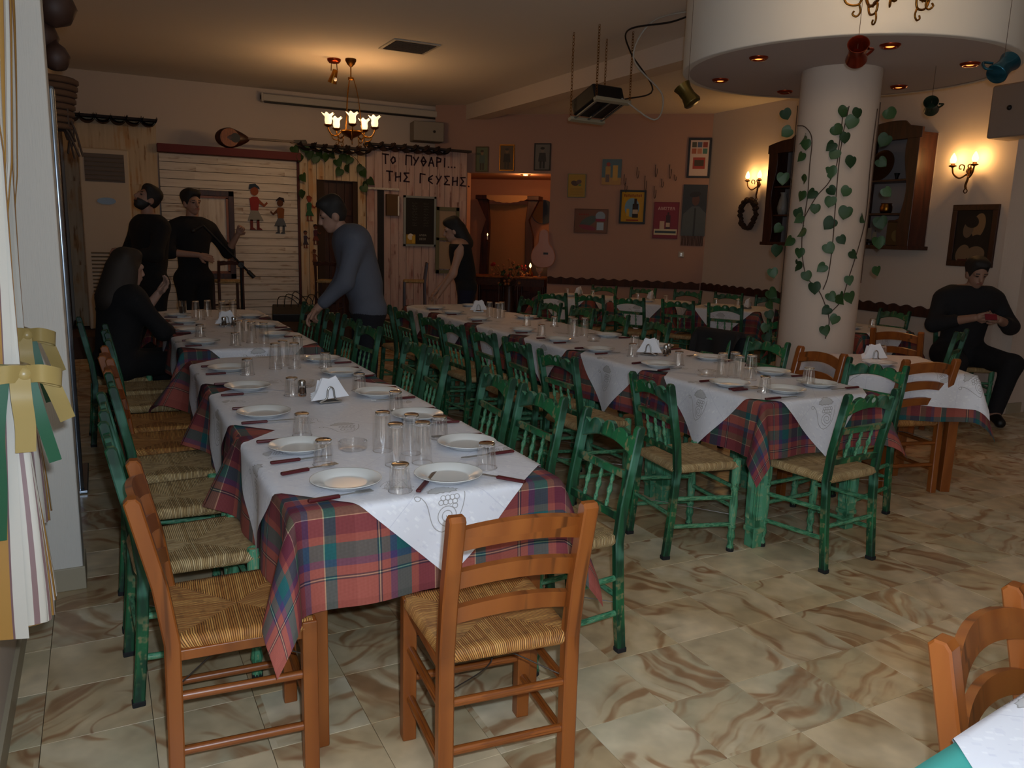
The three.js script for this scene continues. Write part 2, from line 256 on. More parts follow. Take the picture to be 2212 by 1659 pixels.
// ---------- column and the drum round its head ----------
const CX = 4.78, CZ = -4.25, DR = 1.11, DH = 2.72;
{
  const p = thing('pillar', 'round pinkish plastered column with ivy trailing down it', 'column', [CX, 0, CZ]);
  mesh('shaft', lathe([[0.27, 0.08], [0.27, DH + 0.02]], 48), M.pillar, p); mesh('base_ring', lathe([[0.285, 0], [0.285, 0.08], [0.27, 0.085]], 48), M.skirting, p);
  const d = thing('ceiling_drum', 'big round cream drum hanging from the ceiling round the column head', 'ceiling drum', [CX, 0, CZ]);
  mesh('shell', lathe([[DR - 0.05, DH + 0.001], [DR - 0.006, DH], [DR, DH + 0.008], [DR, CEIL - 0.002]], 96), M.pilaster, d);
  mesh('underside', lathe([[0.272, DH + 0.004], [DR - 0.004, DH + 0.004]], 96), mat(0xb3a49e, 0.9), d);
}
function spotLamp(x, y, z, lit, label) {
  const o = thing('recessed_lamp', label, 'lamp', [x, y, z], 0, lit ? 'lit copper spots in the drum' : undefined);
  mesh('rim', lathe([[0.034, 0.004], [0.036, -0.012], [0.05, -0.014], [0.062, -0.002], [0.062, 0.004]], 24), M.copper, o);
  mesh('lens', lathe([[0.0, -0.01], [0.02, -0.009], [0.034, -0.002]], 20), lit ? M.bulbRed : mat(0x2a2422, 0.4), o);
  if (lit) { const l = new THREE.SpotLight(new THREE.Color(1, 0.32, 0.09), 0.7, 0, 0.36, 0.7, 2); l.position.set(0, -0.03, 0); l.target.position.set(0, -2, 0); l.castShadow = true; l.shadow.radius = 2; o.add(l, l.target); l.name = 'light'; l.target.name = 'aim'; }
}
for (const [x, z] of [[3.98, -4.24], [4.29, -4.96], [4.37, -3.54], [5.22, -3.59], [5.54, -4.37]]) spotLamp(x, DH, z, true, 'small glowing copper spotlight set into the underside of the round drum');
spotLamp(5.03, DH, -5.03, false, 'unlit dark spotlight in the underside of the round drum');
{
  const o = frameAt(thing('recess_lamp', 'round lit lamp under the lintel of the orange recess', 'lamp'), W1A, W1B, -0.48, 2.42, -0.25);
  mesh('rim', lathe([[0.05, 0.0], [0.06, -0.014], [0.085, -0.002], [0.085, 0.0]], 24), M.brassDark, o); mesh('lens', lathe([[0, -0.02], [0.03, -0.017], [0.052, -0.003]], 20), M.bulbRed, o);
  const l = new THREE.PointLight(new THREE.Color(1, 0.45, 0.16), 0.5, 0, 2); l.name = 'light'; l.position.set(0, -0.06, 0); l.castShadow = true; l.shadow.radius = 2; o.add(l);
}

// ---------- chandeliers ----------
function chandelier(pos, top, label, power, turn, hue) {
  const o = thing('chandelier', label, 'chandelier', pos, turn);
  mesh('canopy', lathe([[0.06, top], [0.062, top - 0.02], [0.04, top - 0.06], [0.014, top - 0.085], [0.006, top - 0.09]], 20), M.brassDark, o);
  mesh('stem', [rod([0, top - 0.09, 0], [0, top - 0.2, 0], 0.007), lathe([[0.0, top - 0.19], [0.035, top - 0.2], [0.03, top - 0.225], [0, top - 0.23]], 14)], M.brass, o);
  for (let k = 0; k < 3; k++) { const a = k / 3 * PI * 2 + 0.3; mesh('chain', tube([[Math.cos(a) * 0.03, top - 0.21, Math.sin(a) * 0.03], [Math.cos(a) * 0.075, top * 0.5, Math.sin(a) * 0.075], [Math.cos(a) * 0.12, 0.0, Math.sin(a) * 0.12]], 0.005, 14, 5), M.brass, o); }
  mesh('bowl', lathe([[0, -0.1], [0.012, -0.095], [0.02, -0.075], [0.08, -0.05], [0.125, -0.015], [0.128, 0.005], [0.11, -0.008], [0, -0.04]], 28), M.brass, o);
  for (let k = 0; k < 5; k++) {
    const a = k / 5 * PI * 2 + 0.55, c = Math.cos(a), s = Math.sin(a), P = (r, y) => [c * r, y, s * r];
    const arm = mesh('arm', [tube([P(0.11, -0.01), P(0.17, -0.06), P(0.23, -0.055), P(0.268, 0.0), P(0.27, 0.03)], 0.008, 20, 6),
      tube([P(0.24, -0.05), P(0.215, -0.1), P(0.16, -0.105), P(0.15, -0.065), P(0.18, -0.05), P(0.195, -0.072)], 0.006, 20, 5), tube([P(0.16, -0.1), P(0.15, -0.14), P(0.165, -0.16), P(0.185, -0.15), P(0.178, -0.135)], 0.005, 14, 5),
      lathe([[0.006, 0.02], [0.03, 0.028], [0.05, 0.046], [0.048, 0.05], [0.02, 0.05], [0.02, 0.06], [0, 0.06]], 16, c * 0.27, 0, s * 0.27)], M.brass, o);
    const g = lathe([[0.022, 0.05], [0.036, 0.066], [0.04, 0.095], [0.036, 0.125], [0.046, 0.15], [0.066, 0.166]], 30), Q = g.attributes.position;
    for (let i = 0; i < Q.count; i++) { const y = Q.getY(i), an = Math.atan2(Q.getZ(i), Q.getX(i)), w = smooth(0.1, 0.166, y), f = 1 + 0.14 * w * Math.cos(an * 6); Q.setXYZ(i, Q.getX(i) * f, y + 0.012 * w * Math.cos(an * 6), Q.getZ(i) * f); }
    g.computeVertexNormals(); g.translate(c * 0.27, 0, s * 0.27);
    const sh = mesh('shade', g, M.tulip, o); mesh('bulb', lathe([[0, 0.06], [0.012, 0.065], [0.02, 0.1], [0.014, 0.125], [0, 0.14]], 12, c * 0.27, 0, s * 0.27), M.bulb, arm); void sh;
    const l = new THREE.PointLight(new THREE.Color(...hue), power, 0, 2); l.name = 'light'; l.position.set(c * 0.27, 0.095, s * 0.27); l.castShadow = true; l.shadow.radius = 1; o.add(l);
  }
  return o;
}
chandelier([2.66, 2.62, -9.25], CEIL - 2.62, 'lit brass chandelier with tulip glass shades over the stage end', 0.26, 0, [1, 0.58, 0.26]);
chandelier([3.5, 2.78, -2.84], CEIL - 2.78, 'brass chandelier with scrolled arms hanging before the cream drum', 0.12, 0.5, [1, 0.74, 0.48]);
function sconce(A, B, s, y, label) {
  const o = frameAt(thing('wall_sconce', label, 'wall lamp'), A, B, s, y);
  mesh('back_plate', [lathe([[0, 0.0], [0.035, 0.004], [0.03, 0.016], [0, 0.022]], 16, 0, -0.05, 0.0, PI / 2), tube([[0, -0.02, 0.018], [0.012, -0.12, 0.03], [-0.006, -0.19, 0.03], [0, -0.22, 0.028]], 0.011, 16, 6), tube([[0.0, -0.22, 0.028], [0.02, -0.24, 0.028], [0, -0.262, 0.028], [-0.02, -0.24, 0.028]], 0.005, 20, 5, true)], M.brassDark, o);
  for (const k of [-1, 1]) {
    const arm = mesh('arm', [tube([[0, -0.08, 0.03], [k * 0.05, -0.12, 0.07], [k * 0.1, -0.08, 0.095], [k * 0.115, -0.02, 0.1]], 0.008, 18, 6), tube([[k * 0.03, -0.05, 0.05], [k * 0.02, -0.005, 0.06], [k * 0.055, 0.005, 0.07], [k * 0.06, -0.03, 0.075], [k * 0.04, -0.035, 0.07]], 0.006, 18, 5), lathe([[0.006, -0.02], [0.034, -0.008], [0.036, 0.0], [0.018, 0.006], [0.018, 0.02], [0, 0.02]], 14, k * 0.115, 0, 0.1)], M.brassDark, o);
    mesh('bulb', lathe([[0.006, 0.015], [0.026, 0.03], [0.03, 0.055], [0.022, 0.085], [0.008, 0.112], [0, 0.12]], 14, k * 0.115, 0, 0.1), M.bulb, arm);
    const l = new THREE.PointLight(new THREE.Color(1, 0.54, 0.18), 0.24, 0, 2); l.name = 'light'; l.position.set(k * 0.115, 0.06, 0.1); l.castShadow = true; l.shadow.radius = 1; o.add(l);
  }
}
sconce(W2A, W2B, 1.06, 2.3, 'lit two-armed brass wall lamp beside the wicker wreath');
sconce(W2A, W2B, 4.06, 2.3, 'lit two-armed brass wall lamp above the framed painting of a woman');

// ceiling fittings
{
  const v = thing('ceiling_vent', 'square dark air grille in the ceiling near the lit chandelier', 'vent', [3.0, CEIL, -8.28]);
  mesh('frame', [box(0.5, 0.012, 0.03, 0, -0.006, 0.235), box(0.5, 0.012, 0.03, 0, -0.006, -0.235), box(0.03, 0.012, 0.44, 0.235, -0.006, 0), box(0.03, 0.012, 0.44, -0.235, -0.006, 0)], M.whitePlastic, v);
  for (let k = 0; k < 11; k++) mesh('slat', box(0.43, 0.004, 0.03, 0, -0.01, -0.2 + k * 0.04, 0.6), mat(0x7c6c5c, 0.7), v);
  const v2 = thing('ceiling_vent', 'dark air grille in the lower ceiling between beam and drum', 'vent', [5.75, LOW, -6.6]);
  mesh('frame', box(0.55, 0.01, 0.42, 0, -0.004, 0), mat(0x4a3a32, 0.8), v2); for (let k = 0; k < 8; k++) mesh('slat', box(0.5, 0.004, 0.03, 0, -0.012, -0.17 + k * 0.048, 0.6), mat(0x3c3029, 0.8), v2);
  const s = thing('ceiling_spotlight', 'brown swivel spotlight on the ceiling beside the chandelier mount', 'spotlight', [2.5, CEIL, -9.36]);
  mesh('base', lathe([[0, -0.05], [0.055, -0.045], [0.075, -0.02], [0.075, 0]], 20), M.copper, s); mesh('bracket', [rod([-0.03, -0.04, 0], [-0.035, -0.13, 0], 0.005), rod([0.03, -0.04, 0], [0.035, -0.13, 0], 0.005)], M.brassDark, s);
  mesh('head', [lathe([[0, 0.06], [0.03, 0.055], [0.034, 0.0], [0.052, -0.09], [0.048, -0.09], [0.028, -0.01], [0, 0.04]], 18, 0, -0.17, 0, 0.35, 0, -0.2)], M.brass, s); mesh('bulb_cap', ball(0.022, 0.005, -0.22, 0.02), M.china, s);
}

// ---------- chairs ----------
function seatGeo(wf, wb, d, R, dip, y) {
  const n = 30, pos = [], uv = [], idx = [];
  for (let j = 0; j <= n; j++) for (let i = 0; i <= n; i++) {
    let u = i / n * 2 - 1, v = j / n * 2 - 1; const r = Math.max(Math.abs(u), Math.abs(v), 1e-6), k = Math.min(1, 0.84 / r) / 0.84, ru = u * k, rv = v * k, e = Math.max(0, (r - 0.84) / 0.16) * PI * 0.95;
    let ox = smooth(0.8, 1, Math.abs(u) / r) * Math.sign(u), oz = smooth(0.8, 1, Math.abs(v) / r) * Math.sign(v); const l = Math.hypot(ox, oz) || 1; ox /= l; oz /= l;
    const w = lerp(wf, wb, (rv + 1) / 2) / 2 - R, o = R * Math.sin(e);
    pos.push(ru * w + ox * o, y - dip * (1 - Math.max(Math.abs(ru), Math.abs(rv))) - R * (1 - Math.cos(e)), rv * (d / 2 - R) + oz * o); uv.push(i / n, j / n);
    if (i < n && j < n) { const a = j * (n + 1) + i; idx.push(a, a + n + 1, a + 1, a + 1, a + n + 1, a + n + 2); }
  }
  const g = new THREE.BufferGeometry(); g.setAttribute('position', new THREE.Float32BufferAttribute(pos, 3)); g.setAttribute('uv', new THREE.Float32BufferAttribute(uv, 2)); g.setIndex(idx); g.computeVertexNormals(); return g;
}
function postGeo(line, t, w, x) { // a sawn post: side outline swept across
  const L = [], Rr = []; for (const [z, y] of line) { L.push([z - t / 2, y]); Rr.unshift([z + t / 2, y]); }
  const top = line[line.length - 1]; L.push([top[0] - t * 0.25, top[1] + t * 0.3]); Rr.unshift([top[0] + t * 0.25, top[1] + t * 0.3]);
  return ext([...L, ...Rr], w, 0.004, x, 0, 0, 0, -PI / 2);
}
const turned = (h, r, rings) => { const p = [[r * 0.8, 0], [r * 0.9, h * 0.04]]; for (const [y, k] of rings) p.push([r * k, h * y]); p.push([r * 0.9, h]); return p; };
function greenChair() {
  const o = thing('green_chair', 'worn green wooden chair', 'chair');
  const line = [[0.205, 0], [0.185, 0.2], [0.168, 0.44], [0.182, 0.58], [0.236, 0.855]];
  for (const k of [-1, 1]) {
    mesh('back_post', boxUV(postGeo(line, 0.036, 0.03, k * 0.175)), M.green, o); mesh('foot_cap', rbox(0.034, 0.02, 0.04, 0.004, k * 0.175, 0.01, 0.204), M.rubber, o);
    mesh('leg', lathe(turned(0.475, 0.021, [[0.1, 0.62], [0.16, 1.0], [0.24, 0.72], [0.27, 1.05], [0.3, 0.8], [0.5, 1.05], [0.66, 0.78], [0.69, 1.08], [0.72, 0.8], [0.76, 1.05], [0.98, 1.05]]), 12, k * 0.182, 0.0, -0.168), M.greenPale, o);
    mesh('foot_cap', cyl(0.019, 0.019, 0.02, 10, k * 0.182, 0.01, -0.168), M.rubber, o);
    for (const y of [0.15, 0.29]) mesh('stretcher', rod([k * 0.18, y - 0.01, -0.165], [k * 0.174, y + 0.012, 0.185], 0.0115), M.greenPale, o);
  }
  const cr = new THREE.Shape(); cr.moveTo(-0.16, -0.045); cr.lineTo(-0.16, 0.03); cr.bezierCurveTo(-0.15, 0.028, -0.135, 0.026, -0.125, 0.018);
  for (const x of [-0.125, -0.042, 0.042]) cr.bezierCurveTo(x + 0.012, x === -0.042 ? 0.062 : 0.05, x + 0.071, x === -0.042 ? 0.062 : 0.05, x + 0.083, 0.018);
  cr.bezierCurveTo(0.135, 0.026, 0.15, 0.028, 0.16, 0.03); cr.lineTo(0.16, -0.045); cr.bezierCurveTo(0.12, -0.03, 0.07, -0.012, 0, -0.012); cr.bezierCurveTo(-0.07, -0.012, -0.12, -0.03, -0.16, -0.045);
  const crest = mesh('crest_rail', boxUV(ext(cr, 0.022, 0.003, 0, 0.8, 0.225, 0.2)), M.green, o);
  mesh('painted_flower', at(new THREE.CircleGeometry(0.014, 8), 0.0, 0.825, 0.243, 0.2), mat(0x9ab0a4, 0.6), crest);
  mesh('back_rail', boxUV(rbox(0.325, 0.03, 0.02, 0.004, 0, 0.682, 0.203, 0.18)), M.green, o); mesh('back_rail', boxUV(rbox(0.325, 0.03, 0.02, 0.004, 0, 0.53, 0.175, 0.12)), M.green, o);
  for (const x of [-0.075, 0, 0.075]) mesh('spindle', lathe([[0.006, 0], [0.009, 0.02], [0.0055, 0.03], [0.0065, 0.045], [0.012, 0.065], [0.0065, 0.085], [0.0055, 0.095], [0.0095, 0.105], [0.006, 0.125], [0.006, 0.14]], 8, x, 0.542, 0.176, 0.2), M.greenPale, o);
  mesh('stretcher', rod([-0.18, 0.23, -0.168], [0.18, 0.23, -0.168], 0.011), M.greenPale, o); mesh('stretcher', rod([-0.18, 0.33, -0.168], [0.18, 0.33, -0.168], 0.011), M.greenPale, o); mesh('stretcher', rod([-0.174, 0.22, 0.185], [0.174, 0.22, 0.185], 0.011), M.greenPale, o);
  mesh('wire_brace', [rod([-0.175, 0.2, 0.183], [0.18, 0.19, -0.165], 0.0018, 5)], M.wire, o);
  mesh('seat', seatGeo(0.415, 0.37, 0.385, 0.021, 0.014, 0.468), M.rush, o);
  return o;
}
function orangeChair() {
  const o = thing('orange_chair', 'varnished ladder-back chair', 'chair');
  const line = [[0.185, 0], [0.18, 0.25], [0.178, 0.46], [0.2, 0.62], [0.252, 0.85]];
  for (const k of [-1, 1]) {
    mesh('back_post', boxUV(postGeo(line, 0.04, 0.042, k * 0.178)), M.orange, o);
    mesh('leg', boxUV(rbox(0.042, 0.465, 0.042, 0.004, k * 0.186, 0.2325, -0.17)), M.orange, o);
    mesh('seat_rail', boxUV(rbox(0.024, 0.03, 0.32, 0.004, k * 0.182, 0.425, 0.005)), M.orange, o);
    for (const y of [0.14, 0.3]) mesh('stretcher', rod([k * 0.184, y, -0.165], [k * 0.18, y + 0.004, 0.18], 0.0125, 10), M.orange, o);
  }
  const slat = (y, z, tilt, h) => { // bowed to the back, arched on top
    const n = 14, g = new THREE.BoxGeometry(0.325, h, 0.018, n, 2, 1), P = g.attributes.position;
    for (let i = 0; i < P.count; i++) { const x = P.getX(i), q = 1 - (x / 0.1625) ** 2; P.setXYZ(i, x, P.getY(i) + 0.03 * q, P.getZ(i) + 0.022 * q); }
    g.computeVertexNormals(); return boxUV(at(g, 0, y, z, tilt, 0, 0), 1, 0.37, 0.2).rotateZ(0);
  };
  mesh('back_slat', slat(0.79, 0.228, 0.22, 0.062), M.orange, o); mesh('back_slat', slat(0.675, 0.204, 0.2, 0.05), M.orange, o); mesh('back_slat', slat(0.57, 0.184, 0.14, 0.046), M.orange, o);
  for (const y of [0.2, 0.34]) { mesh('stretcher', rod([-0.184, y, -0.17], [0.184, y, -0.17], 0.0125, 10), M.orange, o); } mesh('stretcher', rod([-0.178, 0.18, 0.18], [0.178, 0.18, 0.18], 0.0125, 10), M.orange, o); mesh('stretcher', rod([-0.178, 0.32, 0.178], [0.178, 0.32, 0.178], 0.0125, 10), M.orange, o);
  mesh('wire_brace', [tube([[-0.17, 0.34, -0.165], [-0.05, 0.33, -0.03], [0.02, 0.36, 0.02], [0.17, 0.33, 0.17]], 0.0022, 16, 5), tube([[0.17, 0.35, -0.165], [0.02, 0.36, 0.02], [0.0, 0.33, 0.04], [-0.17, 0.345, 0.17]], 0.0022, 16, 5)], mat(0x5a5048, 0.5, { metalness: 0.7 }), o);
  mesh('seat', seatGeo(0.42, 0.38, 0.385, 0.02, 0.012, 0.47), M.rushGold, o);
  return o;
}
const protoG = greenChair(), protoO = orangeChair(); let usedG = false, usedO = false;
function chair(kind, x, z, turn, label, group) { // turn 0 faces -z
  const p = kind === 'o' ? protoO : protoG, first = kind === 'o' ? !usedO : !usedG; if (kind === 'o') usedO = true; else usedG = true;
  const tz = turn + rr(-0.05, 0.05);
  if (first) { p.position.set(x, 0, z); p.rotation.y = tz; p.userData.label = label; if (group) p.userData.group = group; else delete p.userData.group; return p; }
  const o = dup(p, [x, 0, z], tz, label); if (group) o.userData.group = group; else delete o.userData.group; return o;
}
const nth = (i) => ['first', 'second', 'third', 'fourth', 'fifth', 'sixth', 'seventh', 'eighth', 'ninth', 'tenth', 'eleventh', 'twelfth'][i]; let n2 = 0, n3 = 0, n4 = 0, n5 = 0, n6 = 0;
const E = -PI / 2, Wt = PI / 2; // facing +x, facing -x
// orange chairs, each one singled out
chair('o', 0.93, -1.9, -0.06, 'varnished ladder-back chair at the head of the nearer plaid table');
chair('o', 0.3, -2.26, E, 'varnished ladder-back chair on the curtain side beside the plaid corner');
chair('o', 0.27, -4.22, E, 'varnished ladder-back chair on the curtain side after three green chairs');
chair('o', 0.25, -4.68, E, 'varnished ladder-back chair on the curtain side just before the seated woman');
chair('o', 3.8, -3.55, Wt, 'varnished ladder-back chair tucked in between long table and column');
chair('o', 4.47, -3.28, -0.28, 'varnished ladder-back chair with its back to the small table by the column');
chair('o', 5.88, -4.32, -1.15, 'varnished ladder-back chair behind the napkins of the small column table');
chair('o', 1.5, -0.58, -2.94, 'varnished ladder-back chair beside the turquoise cloth corner');
const gg1 = 'green chairs on the curtain side of the nearer long table';
[-2.79, -3.32, -3.78, -5.25, -5.72, -6.95].forEach((z, i) => chair('g', 0.24 + rr(-0.02, 0.03), z, E, nth(i) + ' green rush-seated chair from the plaid table head on the curtain side', gg1));
const gg2 = 'green chairs on the aisle side of the nearer long table';
for (const [z, a] of [[-2.42, 0.03], [-2.96, 0], [-3.45, -0.03], [-4.18, -0.12], [-4.62, 0], [-5.5, 0.1], [-6.02, 0.05], [-6.5, 0], [-7.15, 0.2]]) chair('g', 1.47 + rr(-0.02, 0.02), z, Wt + a, nth(n2++) + ' green spindle-back chair from the head, aisle side of the nearer long table', gg2);
const gg3 = 'green chairs on the aisle side of the column-side long table';
for (const [z, a] of [[-3.03, -0.12], [-3.92, 0.04], [-4.46, 0], [-4.98, 0.03], [-5.5, 0], [-6.0, 0.05], [-6.55, 0], [-7.1, 0]]) chair('g', 2.56 + rr(-0.02, 0.03), z, E + a, nth(n3++) + ' green chair from the head, aisle side of the long table by the column', gg3);
chair('g', 3.12, -2.66, 0.06, 'worn green chair at the head of the long table by the column');
chair('g', 3.74, -3.04, Wt + 0.1, 'worn green chair next to the head chair of the column-side table');
const gg4 = 'green chairs on the wall side of the column-side long table';
for (const [z, a] of [[-4.02, 0], [-4.55, 0.1], [-5.28, -0.1], [-5.85, 0], [-6.4, 0], [-7.0, 0.1], [-7.5, 0]]) chair('g', 3.84, z, Wt + a, nth(n4++) + ' green chair after the ladder-back one, wall side of the column-side table', gg4);
// row of small tables before the angled wall
const ND = -1.02, nx = 0.85, nz = -0.52; // chairs on the near side face (nx, nz)
const gg5 = 'green chairs on the room side of the poster-wall tables';
for (const [x, z] of [[4.95, -8.3], [5.28, -7.98], [5.53, -7.55], [5.86, -7.1], [6.08, -6.6]]) chair('g', x, z, Math.atan2(-nx, -nz), nth(n5++) + ' green chair from the recess, room side of the poster-wall tables', gg5);
const gg6 = 'green chairs under the wavy rail';
for (const [x, z] of [[6.0, -9.1], [6.35, -8.7], [6.72, -8.2], [7.0, -7.75], [7.2, -7.2], [7.32, -6.6]]) chair('g', x, z, Math.atan2(nx, nz), nth(n6++) + ' green chair from the recess, under the wavy rail', gg6);
chair('g', 7.12, -5.55, Wt, 'dark green chair under the wavy rail behind the column'); chair('g', 5.5, -5.05, -1.5, 'dark green chair at the table right behind the column');
const manChair = chair('g', 6.98, -4.5, PI - 0.55, 'dark green chair that the man in the corner sits on'); void manChair;
chair('g', 0.1, -6.22, E, 'dark green chair that the long-haired woman sits on');
chair('g', 6.1, -4.25, 0.35, 'dark green chair in front of the sitting man');
// tall stage stools
function stool(x, z, turn, label) {
  const o = thing('stage_stool', label, 'stool', [x, 0.25, z], turn, undefined);
  for (const k of [-1, 1]) { mesh('back_post', boxUV(postGeo([[0.15, 0], [0.135, 0.6], [0.165, 0.85]], 0.03, 0.03, k * 0.14)), M.dark, o); mesh('leg', rbox(0.03, 0.6, 0.03, 0.003, k * 0.145, 0.3, -0.14), M.dark, o); mesh('stretcher', rod([k * 0.142, 0.25, -0.14], [k * 0.14, 0.25, 0.14], 0.01), M.dark, o); }
  mesh('crest_rail', ext([[-0.13, -0.03], [-0.13, 0.02], [-0.08, 0.03], [-0.05, 0.02], [0, 0.035], [0.05, 0.02], [0.08, 0.03], [0.13, 0.02], [0.13, -0.03], [0, -0.015]], 0.02, 0.002, 0, 0.83, 0.16, 0.12), M.dark, o);
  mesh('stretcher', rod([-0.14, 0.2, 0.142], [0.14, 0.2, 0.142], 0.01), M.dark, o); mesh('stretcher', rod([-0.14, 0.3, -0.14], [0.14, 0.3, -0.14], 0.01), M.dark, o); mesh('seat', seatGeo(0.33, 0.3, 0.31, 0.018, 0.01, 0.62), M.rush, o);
}
stool(3.84, -10.35, 1.25, 'dark tall stool before the black menu board'); stool(2.68, -10.4, -0.5, 'dark tall stool beside the doorway of the stage backdrop'); stool(1.42, -10.4, 0.1, 'dark tall stool before the framed stage window');

// ---------- tables and cloths ----------
const TT = 0.757;
function table(cx, cz, w, d, kind, label, group, turn = 0) {
  const o = thing('dining_table', label, 'table', [cx, 0, cz], turn, group), m = kind === 'g' ? M.green : M.orange;
  mesh('tabletop', boxUV(rbox(w - 0.005, 0.03, d - 0.005, 0.006, 0, TT - 0.015, 0)), m, o);
  mesh('apron', boxUV(merge([box(w - 0.14, 0.09, 0.02, 0, TT - 0.075, d / 2 - 0.06), box(w - 0.14, 0.09, 0.02, 0, TT - 0.075, -d / 2 + 0.06), box(0.02, 0.09, d - 0.14, w / 2 - 0.06, TT - 0.075, 0), box(0.02, 0.09, d - 0.14, -w / 2 + 0.06, TT - 0.075, 0)])), m, o);
  for (const a of [-1, 1]) for (const b of [-1, 1]) {
    const x = a * (w / 2 - 0.065), z = b * (d / 2 - 0.055); let g;
    if (kind === 'g') { // fluted leg on a small foot
      const s = [], n = 24; for (let i = 0; i < n * 2; i++) { const an = i / n * PI, rr0 = i % 2 ? 0.034 : 0.04, sq = 1 / Math.max(Math.abs(Math.cos(an)), Math.abs(Math.sin(an))); s.push([Math.cos(an) * rr0 * Math.min(sq, 1.22), Math.sin(an) * rr0 * Math.min(sq, 1.22)]); }
      g = merge([ext(s, 0.46, 0, x, 0.38, z, PI / 2), rbox(0.095, 0.16, 0.095, 0.006, x, 0.68, z), rbox(0.068, 0.05, 0.068, 0.006, x, 0.13, z), rbox(0.078, 0.028, 0.078, 0.006, x, 0.095, z), rbox(0.062, 0.085, 0.062, 0.004, x, 0.0425, z)]);
    } else g = rbox(0.06, TT - 0.03, 0.06, 0.004, x, (TT - 0.03) / 2, z);
    mesh('leg', boxUV(g), kind === 'g' ? M.greenPale : m, o);
  }
  return o;
}
const RB = 0.014;
const hang = (o) => { const q = RB * PI / 2; if (o < q) { const a = o / RB; return [RB * Math.sin(a), RB * (1 - Math.cos(a))]; } return [RB, RB + o - q]; };
function drape(pts, n, hx, hz, fold, top, opt = {}) { // pts(i/n, j/n) -> [a, b, u, v] on the flat table plane
  const pos = [], uv = [], idx = [], { flare = 0.06, corner = 0.42, joint = 0, ripple = 0.012, k = 17, ph = 0, bump = 0, off = 0, skew = 0, jp = joint, jm = joint } = opt;
  for (let j = 0; j <= n; j++) for (let i = 0; i <= n; i++) {
    const [a, b, u, v] = pts(i / n, j / n), sx = a > hx && fold[0] ? 1 : a < -hx && fold[1] ? -1 : 0, sz = b > hz && fold[2] ? 1 : b < -hz && fold[3] ? -1 : 0;
    const ox = sx ? Math.abs(a) - hx : 0, oz = sz ? Math.abs(b) - hz : 0; let x = a, y = top, z = b;
    if (sx && sz) {
      const rho = Math.hypot(ox, oz), f = Math.atan2(oz, ox), be = corner * Math.sin(2 * f) ** 0.8, [o, d] = hang(rho), jf = (sz > 0 ? jp : jm) * (d / 0.28), out = o + flare * d + jf + rho * Math.sin(be) + off, f2 = f + skew * Math.sin(2 * f);
      x = sx * (hx + Math.cos(f2) * out); z = sz * (hz + Math.sin(f2) * out); y = top - d * Math.cos(be) + jf * 0.25;
    } else if (sx) { const [o, d] = hang(ox), jf = (b > 0 ? jp : jm) * Math.pow(clamp(Math.abs(b) / hz), 8) * (d / 0.28); x = sx * (hx + o + flare * d + ripple * Math.sin(b * k + ph) * Math.min(1, d / 0.15) * (1 - Math.pow(clamp(Math.abs(b) / hz), 6)) + jf + off); y = top - d + jf * 0.25; }
    else if (sz) { const [o, d] = hang(oz), jf = (sz > 0 ? jp : jm) * Math.pow(clamp(Math.abs(a) / hx), 8) * (d / 0.28); z = sz * (hz + o + flare * d + ripple * Math.sin(a * k + ph) * Math.min(1, d / 0.15) * (1 - Math.pow(clamp(Math.abs(a) / hx), 6)) + jf + off); y = top - d + jf * 0.25; }
    else if (bump) y += bump * (fbm(a * 6 + 20, b * 6 + 20, 64, 2, Math.round(ph * 10)) - 0.3);
    pos.push(x, y, z); uv.push(u, v); if (i < n && j < n) { const q = j * (n + 1) + i; idx.push(q, q + n + 1, q + 1, q + 1, q + n + 1, q + n + 2); }
  }
  const g = new THREE.BufferGeometry(); g.setAttribute('position', new THREE.Float32BufferAttribute(pos, 3)); g.setAttribute('uv', new THREE.Float32BufferAttribute(uv, 2)); g.setIndex(idx); g.computeVertexNormals(); return g;
}
let sheet = 0;
function dress(cx, cz, w, d, ends, L, turn = 0, opt = {}) { // plaid cloth under a paper sheet laid cornerwise
  const hx = w / 2, hz = d / 2, ov = opt.ov ?? 0.285, fx = ov, f0 = ends[0] ? ov : 0.02, f1 = ends[1] ? ov : 0.02, fold = [1, 1, ends[0], ends[1]], ph = rr(0, 6);
  const u0 = rnd(), v0 = rnd();
  const c = mesh('plaid_tablecloth', drape((p, q) => { const a = lerp(-hx - fx, hx + fx, p), b = lerp(-hz - f1, hz + f0, q); return [a, b, a / 0.46 + u0, b / 0.46 + v0]; }, opt.n ?? 56, hx, hz, fold, TT + 0.003 + (sheet % 2) * 0.0008, { joint: opt.joint ?? 0.03, jp: opt.jp ?? opt.joint ?? 0.03, jm: opt.jm ?? opt.joint ?? 0.03, ph, corner: opt.corner ?? 0.32, skew: opt.skew ?? 0 }), M.plaid);
  c.position.set(cx, 0, cz); c.rotation.y = turn; tag(c, L[0], 'tablecloth', L[2]);
  const S = opt.S ?? 0.98, r = opt.rot ?? PI / 4 + rr(-0.03, 0.03), dx = rr(-0.02, 0.02), dz = rr(-0.02, 0.02), fl = [1, 1, ends[0], ends[1]];
  const p = mesh('paper_sheet', drape((s, t) => { const x = (s - 0.5) * S, y = (t - 0.5) * S, a = x * Math.cos(r) - y * Math.sin(r) + dx, b = x * Math.sin(r) + y * Math.cos(r) + dz; return [a, b, s, t]; }, opt.n ?? 56, hx + 0.004, hz + 0.004, fl, TT + 0.0075 + (sheet++ % 3) * 0.0012, { joint: opt.joint ?? 0.03, jp: opt.jp ?? opt.joint ?? 0.03, jm: opt.jm ?? opt.joint ?? 0.03, ph, bump: 0.002, off: 0.007, corner: opt.corner ?? 0.32 }), M.paper);
  p.position.set(cx, 0, cz); p.rotation.y = turn; tag(p, L[1], 'paper cover', L[3]);
}
